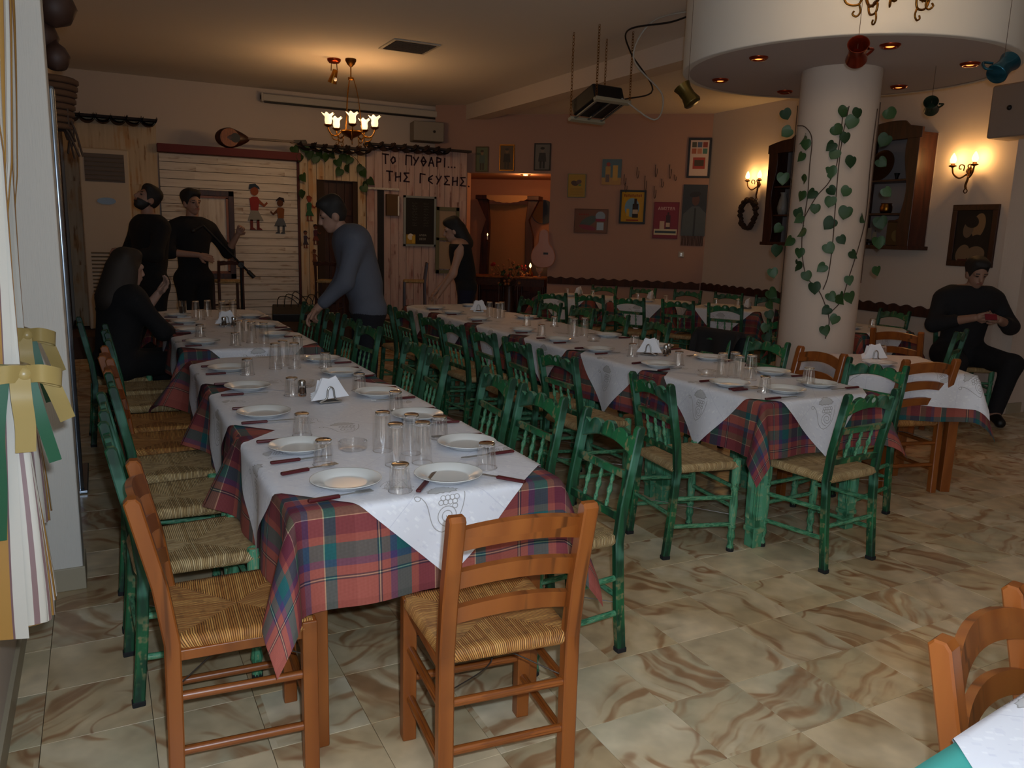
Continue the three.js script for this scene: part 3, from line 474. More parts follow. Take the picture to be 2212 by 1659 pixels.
const A1 = { x: 0.86, w: 0.84, d: 0.91 }, z1 = [-2.12 - 0.455, -2.12 - 0.455 - 0.91, -2.12 - 0.455 - 1.82], z1b = [-5.25 - 0.41, -5.25 - 1.23, -5.25 - 2.05];
z1.forEach((z, i) => { table(A1.x, z, A1.w, A1.d, 'o', ['square varnished table at the head of the nearer long table', 'square varnished table second from the head of the nearer long row', 'square varnished table third from the head of the nearer long row'][i]); dress(A1.x, z, A1.w, A1.d, [i === 0, i === 2], ['red and teal plaid cloth on the ' + ['head table of the nearer long row', 'second table of the nearer long row', 'third table of the nearer long row'][i], 'white printed paper sheet on the ' + ['head table of the nearer long row', 'second table of the nearer long row', 'third table of the nearer long row'][i]], 0, { joint: 0.11, jp: i ? 0.11 : 0.035, ov: i ? 0.29 : 0.3, n: 64, S: i ? 1.02 : 1.06, corner: i ? 0.3 : 0.23, skew: i ? 0 : 0.3 }); });
z1b.forEach((z, i) => { table(A1.x, z, A1.w, 0.82, 'o', 'varnished table in the group between the singers and the nearer long row', 'tables before the singers'); dress(A1.x, z, A1.w, 0.82, [i === 0, i === 2], ['plaid cloth on a table before the two singers', 'white paper sheet on a table before the two singers', 'plaid cloths before the singers', 'paper sheets before the singers'], 0, { n: 44 }); });
const A2 = { x: 3.22, w: 0.8, d: 0.85 }, z2 = []; for (let i = 0; i < 6; i++) z2.push(-2.78 - 0.425 - i * 0.85);
const ord = ['head', 'second', 'third', 'fourth', 'fifth', 'last'];
z2.forEach((z, i) => { table(A2.x, z, A2.w, A2.d, 'g', 'green fluted-leg table, ' + ord[i] + ' of the long row by the column'); dress(A2.x, z, A2.w, A2.d, [i === 0, i === 5], ['dark red plaid cloth on the ' + ord[i] + ' table of the long row by the column', 'white printed paper sheet on the ' + ord[i] + ' table of the long row by the column'], 0, { n: i < 3 ? 60 : 40, S: 1.04, corner: 0.3 }); });
table(4.58, -3.47, 0.74, 0.74, 'o', 'small square table beside the column', undefined, -0.5); dress(4.58, -3.47, 0.74, 0.74, [1, 1], ['plaid cloth on the small table beside the column', 'white paper sheet on the small table beside the column'], -0.5, { n: 40, S: 1.12, rot: 0.06, ov: 0.3, corner: 0.2 });
const tr = Math.atan2(-nx, -nz);
for (const [x, z] of [[5.45, -8.75], [5.98, -7.88], [6.5, -7.02]]) { table(x, z, 0.78, 0.78, 'g', 'small square table in the row under the posters', 'poster-wall tables', tr); dress(x, z, 0.78, 0.78, [1, 1], ['plaid cloth on a small table in the row under the posters', 'white paper sheet on a small table in the row under the posters', 'poster-wall plaid cloths', 'poster-wall paper sheets'], tr, { n: 36, S: 1.02 }); }
table(6.2, -5.15, 0.78, 0.78, 'g', 'small square table beside the man sitting in the corner', undefined, 0.1); dress(6.2, -5.15, 0.78, 0.78, [1, 1], ['plaid cloth on the table beside the man in the corner', 'white paper sheet on the table beside the man in the corner'], 0.1, { n: 36, S: 1.02 });
{ // the turquoise cloth corner in front
  table(1.44, -0.3, 0.8, 0.8, 'o', 'small table under the turquoise cloth', undefined, 0.12);
  const c = mesh('turquoise_tablecloth', drape((p, q) => { const a = lerp(-0.6, 0.6, p), b = lerp(-0.6, 0.6, q); return [a, b, a, b]; }, 44, 0.4, 0.4, [1, 1, 1, 1], TT + 0.004, { ph: 1 }), mat(0x3f9a8f, 0.85, { side: THREE.DoubleSide })); c.position.set(1.44, 0, -0.3); c.rotation.y = 0.12; tag(c, 'turquoise cloth on the table by the single ladder-back chair', 'tablecloth');
  const p = mesh('paper_sheet', drape((s, t) => { const x = (s - 0.5) * 0.9, y = (t - 0.5) * 0.9, r = 0.75, a = x * Math.cos(r) - y * Math.sin(r), b = x * Math.sin(r) + y * Math.cos(r); return [a, b, s, t]; }, 44, 0.404, 0.404, [1, 1, 1, 1], TT + 0.009, { ripple: 0.004 }), M.paper); p.position.set(1.44, 0, -0.3); p.rotation.y = 0.12; tag(p, 'white paper sheet over the turquoise cloth', 'paper cover');
}

// ---------- tableware ----------
const TY = TT + 0.0115;
const LN = 'on the nearer long table', LC = 'on the long table by the column';
const first = (maker) => { let p; return (pos, turn, label, group) => { if (!p) { p = maker(); p.position.set(...pos); p.rotation.y = turn; p.userData.label = label; p.userData.group = group; return p; } return dup(p, pos, turn, label, group); }; };
const plate = first(() => { const o = thing('dinner_plate', 'plate', 'plate'); mesh('dish', lathe([[0, 0.006], [0.06, 0.006], [0.068, 0.008], [0.08, 0.0155], [0.105, 0.0205], [0.1075, 0.022], [0.1075, 0.0195], [0.082, 0.0105], [0.068, 0.0], [0.062, 0.0], [0.058, 0.003], [0, 0.003]], 44), M.china, o); return o; });
const fluted = (pts, n, amp, y0, y1) => { const g = lathe(pts, 72), P = g.attributes.position; for (let i = 0; i < P.count; i++) { const y = P.getY(i), a = Math.atan2(P.getZ(i), P.getX(i)), w = smooth(y0, y0 + 0.008, y) * (1 - smooth(y1 - 0.01, y1, y)), f = 1 - amp * w * (0.5 + 0.5 * Math.cos(a * n)); P.setX(i, P.getX(i) * f); P.setZ(i, P.getZ(i) * f); } g.computeVertexNormals(); return g; };
const shortG = first(() => { const o = thing('tumbler', 'tumbler', 'glass'); mesh('wall', fluted([[0.0272, 0.084], [0.0276, 0.08], [0.0285, 0.07], [0.0315, 0.04], [0.0335, 0.02], [0.0352, 0.004], [0.036, 0.0], [0.0335, 0.0], [0.0315, 0.02], [0.0275, 0.06], [0.026, 0.072]], 10, 0.1, 0.01, 0.085), M.thinGlass, o); mesh('base', lathe([[0, 0.086], [0.024, 0.086], [0.027, 0.083], [0.0265, 0.076], [0.022, 0.074], [0, 0.073]], 24), M.glass, o); mesh('rim', tube(Array.from({ length: 12 }, (_, i) => [Math.cos(i / 6 * PI) * 0.0352, 0.0016, Math.sin(i / 6 * PI) * 0.0352]), 0.0014, 36, 5, true), M.glass, o); return o; });
const tallG = first(() => { const o = thing('tall_glass', 'tall glass', 'glass'); mesh('wall', fluted([[0.0268, 0.14], [0.0272, 0.13], [0.029, 0.1], [0.0315, 0.06], [0.0335, 0.02], [0.0345, 0.0], [0.0322, 0.0], [0.0315, 0.02], [0.0285, 0.08], [0.0258, 0.126]], 9, 0.09, 0.03, 0.139), M.thinGlass, o); mesh('base', lathe([[0, 0.142], [0.023, 0.142], [0.0265, 0.138], [0.026, 0.131], [0.021, 0.129], [0, 0.128]], 24), M.glass, o); mesh('rim', tube(Array.from({ length: 12 }, (_, i) => [Math.cos(i / 6 * PI) * 0.0335, 0.0016, Math.sin(i / 6 * PI) * 0.0335]), 0.0014, 36, 5, true), M.glass, o); return o; });
const knife = first(() => { const o = thing('table_knife', 'knife', 'knife'); mesh('handle', rbox(0.1, 0.01, 0.016, 0.004, -0.05, 0.006, 0), M.handle, o); mesh('blade', ext([[0, -0.006], [0, 0.006], [0.09, 0.007], [0.11, 0.001], [0.105, -0.005]], 0.0022, 0, 0, 0.006, 0, -PI / 2), M.steel, o); return o; });
const fork = first(() => { const o = thing('table_fork', 'fork', 'fork'); mesh('handle', rbox(0.095, 0.011, 0.016, 0.004, -0.0475, 0.006, 0), M.handle, o); mesh('tines', merge([ext([[0, -0.003], [0, 0.003], [0.045, 0.004], [0.055, 0.011], [0.1, 0.0125], [0.1, 0.0095], [0.065, 0.008], [0.065, 0.005], [0.1, 0.0045], [0.1, 0.0015], [0.065, 0.0015], [0.065, -0.0015], [0.1, -0.0015], [0.1, -0.0045], [0.065, -0.005], [0.065, -0.008], [0.1, -0.0095], [0.1, -0.0125], [0.055, -0.011], [0.045, -0.004]], 0.002, 0, 0, 0.008, 0, -PI / 2, 0, 0.02)]), M.steel, o); return o; });
const ashtray = first(() => { const o = thing('ashtray', 'ashtray', 'ashtray'); mesh('bowl', fluted([[0, 0.006], [0.036, 0.006], [0.042, 0.012], [0.044, 0.03], [0.05, 0.03], [0.05, 0.004], [0.046, 0], [0, 0]], 12, 0.04, 0.0, 0.03), M.thinGlass, o); return o; });
const napkins = first(() => { const o = thing('napkin_holder', 'napkins', 'napkins');
  mesh('bracket', [tube([[-0.05, 0.006, 0.045], [-0.02, 0.02, 0.045], [-0.012, 0.06, 0.045], [0, 0.072, 0.045], [0.012, 0.06, 0.045], [0.02, 0.02, 0.045], [0.05, 0.006, 0.045]], 0.0045, 24, 6), tube([[-0.05, 0.006, -0.03], [-0.02, 0.02, -0.03], [-0.012, 0.06, -0.03], [0, 0.072, -0.03], [0.012, 0.06, -0.03], [0.02, 0.02, -0.03], [0.05, 0.006, -0.03]], 0.0045, 24, 6), rbox(0.1, 0.006, 0.09, 0.002, 0, 0.004, 0.008)], M.steel, o);
  for (let k = 0; k < 5; k++) { const g = new THREE.BufferGeometry(), s = 1 - k * 0.04, z = 0.035 - k * 0.013, t = (k % 2 ? -1 : 1) * 0.005 * k; const sh = ext([[-0.088 * s, 0.012 + 0.006 * k], [-0.062 * s, 0.045], [-0.03 + t, 0.112 * s], [0.0 + t, 0.106 * s], [0.032 + t, 0.118 * s], [0.07 * s, 0.052], [0.09 * s, 0.022], [0.04, 0.018], [-0.04, 0.014]], 0.009, 0.002, 0, 0, z, -0.12 + k * 0.05); void g; mesh('napkin', sh, M.napkin, o); }
  return o; });
const shaker = first(() => { const o = thing('shaker', 'shaker', 'shaker'); mesh('jar', lathe([[0, 0.0], [0.018, 0.0], [0.02, 0.01], [0.016, 0.05], [0.014, 0.05], [0.016, 0.012], [0, 0.006]], 14), M.glass, o); mesh('filling', lathe([[0, 0.007], [0.0145, 0.012], [0.013, 0.036], [0, 0.036]], 12), mat(0x5a3a20, 0.9), o); mesh('cap', lathe([[0.0165, 0.05], [0.0175, 0.068], [0.012, 0.076], [0, 0.078]], 14), M.steel, o); return o; });
const plates1 = [[0.63, -2.28], [0.94, -2.22], [0.59, -2.72], [0.57, -3.29], [0.60, -3.87], [0.59, -4.42], [1.15, -2.55], [1.14, -3.03], [1.13, -3.53], [1.12, -4.12], [1.13, -4.58], [0.58, -5.49], [1.09, -5.77], [0.57, -6.15], [0.58, -6.69], [0.57, -7.2], [1.13, -6.33], [1.13, -7.0]];
const plates2 = [[2.95, -3.16], [3.11, -2.93], [3.47, -3.38], [3.48, -3.93], [2.97, -3.8], [2.97, -4.45], [2.97, -4.98], [3.48, -5.1], [2.96, -7.4], [2.97, -6.96], [3.45, -7.6], [2.98, -6.4], [3.48, -6.45], [2.98, -5.56], [3.49, -4.48], [3.42, -3.0]];
const rank = (P, i, mid) => nth(P.map((p, k) => [p, k]).filter(([p]) => (p[0] < mid) === (P[i][0] < mid)).sort((a, b) => b[0][1] - a[0][1]).findIndex(([, k]) => k === i));
const where1 = (i) => rank(plates1, i, 0.86) + ' from the head on the ' + (plates1[i][0] < 0.86 ? 'curtain' : 'aisle') + ' side', where2 = (i) => rank(plates2, i, 3.2) + ' from the head on the ' + (plates2[i][0] < 3.2 ? 'aisle' : 'wall') + ' side';
const near = (x, z) => { let b = ['', 1e9]; plates1.forEach((p, i) => { const d = Math.hypot(p[0] - x, p[1] - z); if (d < b[1]) b = ['the plate ' + where1(i) + ', nearer long table', d]; }); plates2.forEach((p, i) => { const d = Math.hypot(p[0] - x, p[1] - z); if (d < b[1]) b = ['the plate ' + where2(i) + ', column-side table', d]; }); return b[0]; };
const g1 = ['white plates laid on the nearer long table', 'dinner plates on the column-side table'];
plates1.forEach(([x, z], i) => {
  plate([x, TY, z], rr(0, 6), i === 0 ? 'white plate mirroring the lit chandelier, at the plaid table corner' : 'white plate, ' + where1(i) + ' of the nearer long table', i === 0 ? undefined : g1[0]);
  if (i < 2) return; const L = x < 0.86, t = (L ? 0 : PI) + rr(-0.12, 0.12), hx0 = L ? x - 0.045 : x + 0.04; // handles point to the table edge
  knife([L ? Math.max(hx0, 0.56) : Math.min(hx0, 1.17), TY, z + 0.125 + rr(-0.01, 0.02)], t + rr(-0.05, 0.1), 'red-handled knife at ' + near(x, z), 'knives on the nearer long table'); if (i < 12) fork([L ? Math.max(hx0, 0.56) : Math.min(hx0, 1.17), TY, z - 0.13], t + rr(-0.15, 0.05), 'red-handled fork at ' + near(x, z), 'forks on the nearer long table');
});
plates2.forEach(([x, z], i) => { plate([x, TY, z], rr(0, 6), 'white plate, ' + where2(i) + ' of the column-side table', g1[1]); const L = x < 3.2, t = (L ? 0 : PI) + rr(-0.2, 0.2); knife([L ? 2.95 : 3.49, TY, z + 0.13], t, 'red-handled knife at ' + near(x, z), 'knives on the column-side table'); if (i < 8) fork([L ? 2.95 : 3.49, TY, z - 0.13], t, 'red-handled fork at ' + near(x, z), 'forks on the column-side table'); });
fork([0.58, TY, -2.165], 0.12, 'fork resting over the plaid corner beside the bright plate'); knife([0.86, TY, -2.2], -2.2 + PI, 'knife half hidden behind the tumbler at the head of the table'); knife([1.08, TY, -2.16], 2.2, 'knife lying right of the plate at the head of the table'); fork([0.56, TY, -2.46], 0.25, 'fork beyond the bright plate at the plaid corner');
for (const [x, z] of [[0.76, -2.16], [0.62, -2.51], [0.64, -2.91], [1.10, -2.28], [1.10, -2.69], [1.10, -3.19], [1.08, -3.66], [1.09, -4.34], [0.66, -4.25], [0.76, -3.65], [0.60, -5.84], [0.76, -5.34], [0.95, -6.1], [0.72, -6.9]]) shortG([x, TY, z], rr(0, 6), 'upturned tumbler by ' + near(x, z), 'upturned tumblers on the nearer long table');
for (const [x, z] of [[0.85, -2.6], [0.835, -2.42], [0.925, -2.41], [0.93, -2.53], [0.83, -4.39], [0.93, -4.38], [0.89, -4.49], [1.01, -4.66], [0.88, -5.45], [0.81, -5.52], [0.95, -5.4], [0.7, -7.05], [0.8, -7.12], [0.9, -7.0], [1.0, -7.1]]) tallG([x, TY, z], rr(0, 6), 'tall upturned glass in the ' + (z > -3 ? 'cluster at the head' : z > -5 ? 'second cluster' : z > -6 ? 'cluster past the gap' : 'cluster nearest the singers') + ' of the nearer tables', 'tall glasses on the nearer long table');
for (const [x, z] of [[3.07, -3.36], [3.1, -3.26], [3.19, -3.26], [3.17, -3.37], [3.26, -5.29], [3.22, -5.18], [3.32, -5.19], [3.18, -6.6], [3.22, -6.51], [3.29, -6.57]]) tallG([x, TY, z], rr(0, 6), 'tall upturned glass in the ' + (z > -4 ? 'first' : z > -6 ? 'middle' : 'far') + ' cluster on the column-side table', 'tall glasses on the column-side table');
for (const [x, z] of [[2.99, -2.95], [3.33, -2.98], [3.12, -3.8], [3.05, -4.18], [3.33, -4.54], [2.99, -5.28], [3.20, -5.91], [3.40, -5.79]]) shortG([x, TY + (x === 3.33 && z === -2.98 ? 0.022 : 0), z], rr(0, 6), 'upturned tumbler by ' + near(x, z), 'upturned tumblers on the column-side table');
[[0.76, -2.66, 'glass ashtray beside the tall glasses of the head table'], [0.86, -3.85, 'glass ashtray behind the napkin holder of the nearer long table'], [3.03, -3.44, 'glass ashtray beside the head cluster of the column-side table'], [3.21, -4.89, 'glass ashtray far along the column-side table']].forEach(([x, z, l]) => ashtray([x, TY, z], 0, l));
[[0.88, -3.48, 0.1, 'white napkins fanned in a metal holder midway on the nearer long table'], [0.86, -6.5, 0, 'white napkins in a holder before the singers'], [3.22, -4.22, -0.9, 'white napkins in a holder midway on the column-side table'], [3.3, -7.1, -0.4, 'white napkins at the far end of the column-side table'], [4.55, -3.56, -0.4, 'white napkins on the small table beside the column']].forEach(([x, z, t, l]) => napkins([x, TY, z], t, l));
[[0.8, -3.62, 'shaker behind the napkin holder of the nearer table'], [0.83, -6.38, 'left shaker before the singers\' napkins'], [0.9, -6.37, 'right shaker before the singers\' napkins'], [3.28, -4.13, 'nearer shaker beside the column-side napkins'], [3.34, -4.18, 'farther shaker beside the column-side napkins']].forEach(([x, z, l]) => shaker([x, TY, z], 0, l));
for (const [x, z] of [[5.4, -8.9], [5.6, -8.6], [5.9, -8.05], [6.1, -7.75], [6.4, -7.2], [6.6, -6.9], [6.65, -7.1], [6.0, -5.25], [6.35, -5.0], [6.15, -5.3], [4.72, -3.62]]) shortG([x, TY, z], rr(0, 6), 'upturned tumbler on a small table along the right wall', 'tumblers on the small tables');
for (const [x, z] of [[5.3, -8.7], [5.85, -7.8], [6.25, -7.1], [6.05, -5.0], [4.42, -3.4]]) plate([x, TY, z], 0, 'white plate on a small table along the right wall', 'plates on the small tables');
[[5.5, -8.8], [6.05, -8.0], [6.55, -6.85]].forEach(([x, z], i) => napkins([x, TY, z], 0.6, 'white napkin stand on the ' + ['first', 'middle', 'last'][i] + ' small table under the posters counted from the recess'));
{ // folded leaflet / sachet on paper and black coat over a chair
  const c = mesh('black_coat', drape((p, q) => { const a = lerp(-0.42, 0.42, p), b = lerp(-0.24, 0.24, q); return [a, b, a, b]; }, 30, 0.02, 0.19, [1, 1, 1, 1], 0.875, { flare: 0.1, ripple: 0.02, k: 24 }), mat(0x121214, 0.9, { side: THREE.DoubleSide })); c.position.set(4.09, 0, -4.53); c.rotation.y = 0.1; tag(c, 'black coat hung over a chair back before the column', 'coat');
  const c2 = mesh('black_bag', ext([[-0.17, 0], [-0.2, 0.1], [-0.12, 0.2], [0.1, 0.21], [0.19, 0.1], [0.16, 0]], 0.16, 0.03, 4.05, 0.48, -5.85, 0, 0.5), mat(0x141416, 0.7)); tag(c2, 'black bag on a chair of the long table before the posters', 'bag');
  const w = thing('drink_glass', 'glass of dark drink among the glasses before the singers', 'glass', [0.62, TY, -7.3]); mesh('body', lathe([[0, 0], [0.03, 0], [0.034, 0.12], [0.032, 0.12], [0.028, 0.006], [0, 0.006]], 20), M.glass, w); mesh('drink', lathe([[0, 0.007], [0.0275, 0.007], [0.0298, 0.07], [0, 0.07]], 20), mat(0x24100a, 0.2), w);
}

// ---------- stage end ----------
{
  const p = thing('stage_platform', 'low dark stage platform in front of the board backdrop', 'platform', [2.14, 0, -10.98]);
  mesh('deck', box(4.9, 0.25, 1.78, 0, 0.125, 0), mat(0x3a2a22, 0.8), p);
}
const ZS = -11.2;
const tilesOn = (o, x0, x1, y, n) => { for (let k = 0; k < n; k++) { const g = new THREE.CylinderGeometry(0.105, 0.085, 0.34, 12, 1, true, 0, PI), g2 = new THREE.CylinderGeometry(0.09, 0.07, 0.34, 12, 1, true, 0, PI); mesh('roof_tile', merge([g, g2].map((q) => at(at(q, 0, 0, 0, 0, -PI / 2), lerp(x0, x1, (k + 0.5) / n), y, 0.06, PI / 2 + 0.12 - 0.2 + rr(-0.05, 0.05), 0, rr(-0.05, 0.05)))), k % 3 ? M.tile : M.tile2, o); } };
const boards = (o, x0, x1, y0, y1, w, m, horiz, holes = []) => {
  const A = horiz ? y0 : x0, B = horiz ? y1 : x1, n = Math.round((B - A) / w), s = (B - A) / n;
  for (let k = 0; k < n; k++) {
    const a = A + k * s, b = a + s - 0.006, segs = [];
    if (horiz) segs.push([x0, x1, a, b]); else { let parts = [[y0, y1]]; for (const h of holes) if (b > h[0] && a < h[1]) parts = parts.flatMap(([p, q]) => [[p, Math.min(q, h[2])], [Math.max(p, h[3]), q]].filter(([c, d]) => d - c > 0.02)); for (const [p, q] of parts) segs.push([a, b, p, q]); }
    for (const [xa, xb, ya, yb] of segs) { let g = boxUV(box(xb - xa, yb - ya, 0.022, (xa + xb) / 2, (ya + yb) / 2, rr(-0.003, 0.003)), 0.9, rnd(), rnd()); if (horiz) { const U = g.attributes.uv; for (let i = 0; i < U.count; i++) U.setXY(i, U.getY(i), U.getX(i)); } mesh('board', g, m, o); }
  }
};
{
  const a = thing('stage_backdrop', 'plastered backdrop section topped with barrel tiles behind the air conditioner', 'backdrop', [0, 0, ZS]);
  mesh('panel', boxUV(box(1.02, 2.5, 0.08, 0.23, 1.5, -0.03)), M.cream, a); mesh('coping', box(1.04, 0.03, 0.24, 0.23, 2.765, 0.02), M.tile2, a); tilesOn(a, -0.26, 0.74, 2.78, 6);
  const b = thing('stage_backdrop', 'whitewashed horizontal board backdrop under a dark red beam', 'backdrop', [0, 0, ZS]);
  boards(b, 0.76, 2.48, 0.25, 2.4, 0.1, M.whiteBoard, true); mesh('backing', box(1.72, 2.15, 0.02, 1.62, 1.325, -0.03), mat(0x3a2e28, 0.9), b); mesh('beam', rbox(1.76, 0.1, 0.16, 0.006, 1.62, 2.455, 0.03), M.redTrim, b); mesh('corner_strip', box(0.03, 2.2, 0.03, 2.475, 1.35, 0.02), mat(0x4a2426, 0.8), b);
  const c = thing('stage_backdrop', 'cream and ochre vertical board backdrop with a dark doorway', 'backdrop', [0, 0, ZS]);
  boards(c, 2.5, 3.42, 0.25, 2.6, 0.115, M.cream, false, [[2.83, 3.24, 0.2, 2.18]]); for (let k = 0; k < 4; k++) mesh('door_plank', boxUV(rbox(0.112, 1.93, 0.03, 0.003, 2.86 + k * 0.115, 1.215, -0.12), 1, rnd(), rnd()), M.dark, c); for (const y of [0.7, 1.75]) mesh('door_batten', boxUV(rbox(0.42, 0.08, 0.02, 0.003, 3.03, y, -0.096)), M.dark, c); mesh('backing', [box(0.34, 2.35, 0.02, 2.67, 1.425, -0.03), box(0.19, 2.35, 0.02, 3.335, 1.425, -0.03), box(0.42, 0.4, 0.02, 3.03, 2.39, -0.03)], mat(0x3a2a20, 0.9), c); mesh('coping', box(0.96, 0.03, 0.24, 2.96, 2.615, 0.02), M.tile2, c); tilesOn(c, 2.5, 3.42, 2.63, 6);
  const d = thing('stage_backdrop', 'pinkish vertical board backdrop with the painted tavern name', 'backdrop', [0, 0, ZS]);
  boards(d, 3.43, 4.97, 0.25, 2.68, 0.118, M.pink, false); mesh('backing', box(1.54, 2.43, 0.02, 4.2, 1.465, -0.03), mat(0x3a2422, 0.9), d); mesh('coping', box(1.58, 0.03, 0.2, 4.2, 2.695, 0.02), M.tile2, d); tilesOn(d, 3.43, 4.6, 2.71, 7);
  mesh('shelf_trim', box(0.55, 0.03, 0.05, 3.62, 2.1, 0.03), M.whiteBoard, d); mesh('dark_post', box(0.09, 1.85, 0.03, 3.63, 1.17, 0.02), mat(0x17181c, 0.7), d);
  // hand-painted letters as strokes
  const GL = { T: [[[0, 1], [0.7, 0.96]], [[0.32, 1], [0.36, 0]]], O: [[[0.3, 0.75], [0.05, 0.4], [0.25, 0.05], [0.55, 0.3], [0.5, 0.65], [0.3, 0.75]]], P: [[[0.05, 0], [0.08, 1], [0.7, 0.98], [0.72, 0]]], Y: [[[0, 0.85], [0.3, 0.45]], [[0.62, 0.9], [0.1, 0]]], Q: [[[0.3, 0.95], [0.02, 0.5], [0.28, 0], [0.6, 0.45], [0.3, 0.95]], [[0.05, 0.48], [0.55, 0.48]]], A: [[[0, 0], [0.32, 0.95], [0.62, 0]], [[0.12, 0.35], [0.5, 0.35]]], R: [[[0.06, 0], [0.08, 1]], [[0.08, 0.98], [0.55, 0.85], [0.5, 0.55], [0.08, 0.48]]], I: [[[0.1, 0], [0.12, 0.95]]], '.': [[[0.05, 0.02], [0.12, 0.0]]], H: [[[0.05, 0], [0.08, 0.9]], [[0.6, 0], [0.62, 0.92]], [[0.06, 0.42], [0.6, 0.5]]], S: [[[0.62, 0.95], [0.05, 0.92], [0.4, 0.5], [0.02, 0.05], [0.66, 0.02]]], G: [[[0.06, 0], [0.08, 1], [0.66, 0.94]]], E: [[[0.55, 0.9], [0.1, 0.6], [0.08, 0.3], [0.55, 0.02]], [[0.08, 0.46], [0.45, 0.5]]] };
  const write = (txt, x, y, h, adv, drop) => { for (const ch of txt) { if (GL[ch]) mesh('letter', GL[ch].map((s) => s.slice(1).map((q, i) => { const p = s[i], L = Math.hypot((q[0] - p[0]), (q[1] - p[1])) * h + 0.012; return box(L, 0.02, 0.003, x + (p[0] + q[0]) / 2 * h, y + (p[1] + q[1]) / 2 * h, 0.0145, 0, 0, Math.atan2(q[1] - p[1], q[0] - p[0])); })), mat(0x2c1626, 0.85), d); x += ch === ' ' ? adv * 0.9 : ch === '.' ? adv * 0.42 : ch === 'I' ? adv * 0.55 : adv; y += drop; } };
  write('TO PYQARI...', 3.66, 2.45, 0.13, 0.118, 0.001); write('THS GEYSHS.', 3.72, 2.22, 0.13, 0.128, -0.002);
  const bb = thing('menu_board', 'black menu board in a pale frame under the painted name', 'board', [4.22, 1.665, ZS + 0.03]);
  mesh('frame', [box(0.5, 0.03, 0.03, 0, 0.345, 0), box(0.5, 0.03, 0.03, 0, -0.345, 0), box(0.03, 0.72, 0.03, 0.235, 0, 0), box(0.03, 0.72, 0.03, -0.235, 0, 0)], mat(0x8c9494, 0.7), bb);
  mesh('slate', at(new THREE.BoxGeometry(0.45, 0.68, 0.012), 0, 0, -0.004), mat(0xffffff, 0.6, { map: canvasTex(256, 384, (g) => { g.fillStyle = '#15130f'; g.fillRect(0, 0, 256, 384); g.strokeStyle = 'rgba(150,146,140,0.4)'; g.lineWidth = 3; for (let i = 0; i < 9; i++) for (const x of [80, 180]) { g.beginPath(); let q = x - 20; g.moveTo(q, 50 + i * 22); while (q < x + 24) { q += 5; g.lineTo(q, 50 + i * 22 + rr(-7, 7)); } g.stroke(); } g.fillStyle = '#b08a2a'; g.fillRect(10, 300, 80, 76); g.fillStyle = '#d8d4c4'; g.beginPath(); g.arc(48, 318, 26, 0, 7); g.fill(); g.fillStyle = '#c9a63a'; g.fillRect(60, 310, 26, 60); g.fillStyle = '#a8a49a'; g.font = '26px sans-serif'; g.fillText('ΑΛΦΑ', 122, 312); g.fillText('BEER', 124, 344); }) }), bb);
  const wf = thing('old_window', 'old greenish window frame leaning beside the menu board', 'window frame', [4.65, 1.4, ZS + 0.045]);
  mesh('frame', [box(0.36, 0.05, 0.03, 0, 0.46, 0), box(0.36, 0.05, 0.03, 0, -0.46, 0), box(0.36, 0.04, 0.03, 0, 0.02, 0), box(0.05, 0.97, 0.03, 0.16, 0, 0), box(0.05, 0.97, 0.03, -0.16, 0, 0)], mat(0x6a6a52, 0.8), wf); for (const y of [0.24, -0.22]) mesh('pane', box(0.27, 0.4, 0.006, 0, y, -0.006), mat(0xa08c76, 0.5), wf);
  const w2 = thing('stage_window', 'framed wooden window set in the whitewashed boards behind the singer', 'window frame', [1.36, 1.4, ZS + 0.045]);
  mesh('frame', boxUV(merge([rbox(0.54, 0.07, 0.05, 0.005, 0, 0.53, 0), rbox(0.54, 0.07, 0.05, 0.005, 0, -0.53, 0), rbox(0.07, 1.13, 0.05, 0.005, 0.235, 0, 0), rbox(0.07, 1.13, 0.05, 0.005, -0.235, 0, 0)])), M.dark, w2); mesh('inner_frame', [box(0.4, 0.03, 0.03, 0, 0.48, 0), box(0.4, 0.03, 0.03, 0, -0.48, 0), box(0.03, 0.96, 0.03, 0.185, 0, 0), box(0.03, 0.96, 0.03, -0.185, 0, 0)], M.orange, w2); mesh('shutter', boxUV(box(0.36, 0.94, 0.012, 0, 0, -0.012)), M.whiteBoard, w2);
  const lb = thing('lantern_box', 'small brown lantern box with a bright glass edge on the boards', 'lantern', [3.79, 1.88, ZS + 0.05]);
  mesh('case', rbox(0.18, 0.3, 0.06, 0.006, 0, 0, 0), mat(0x5a4020, 0.6), lb); mesh('glass_edge', rbox(0.022, 0.28, 0.03, 0.01, 0.085, -0.01, 0.035), M.china, lb);
}
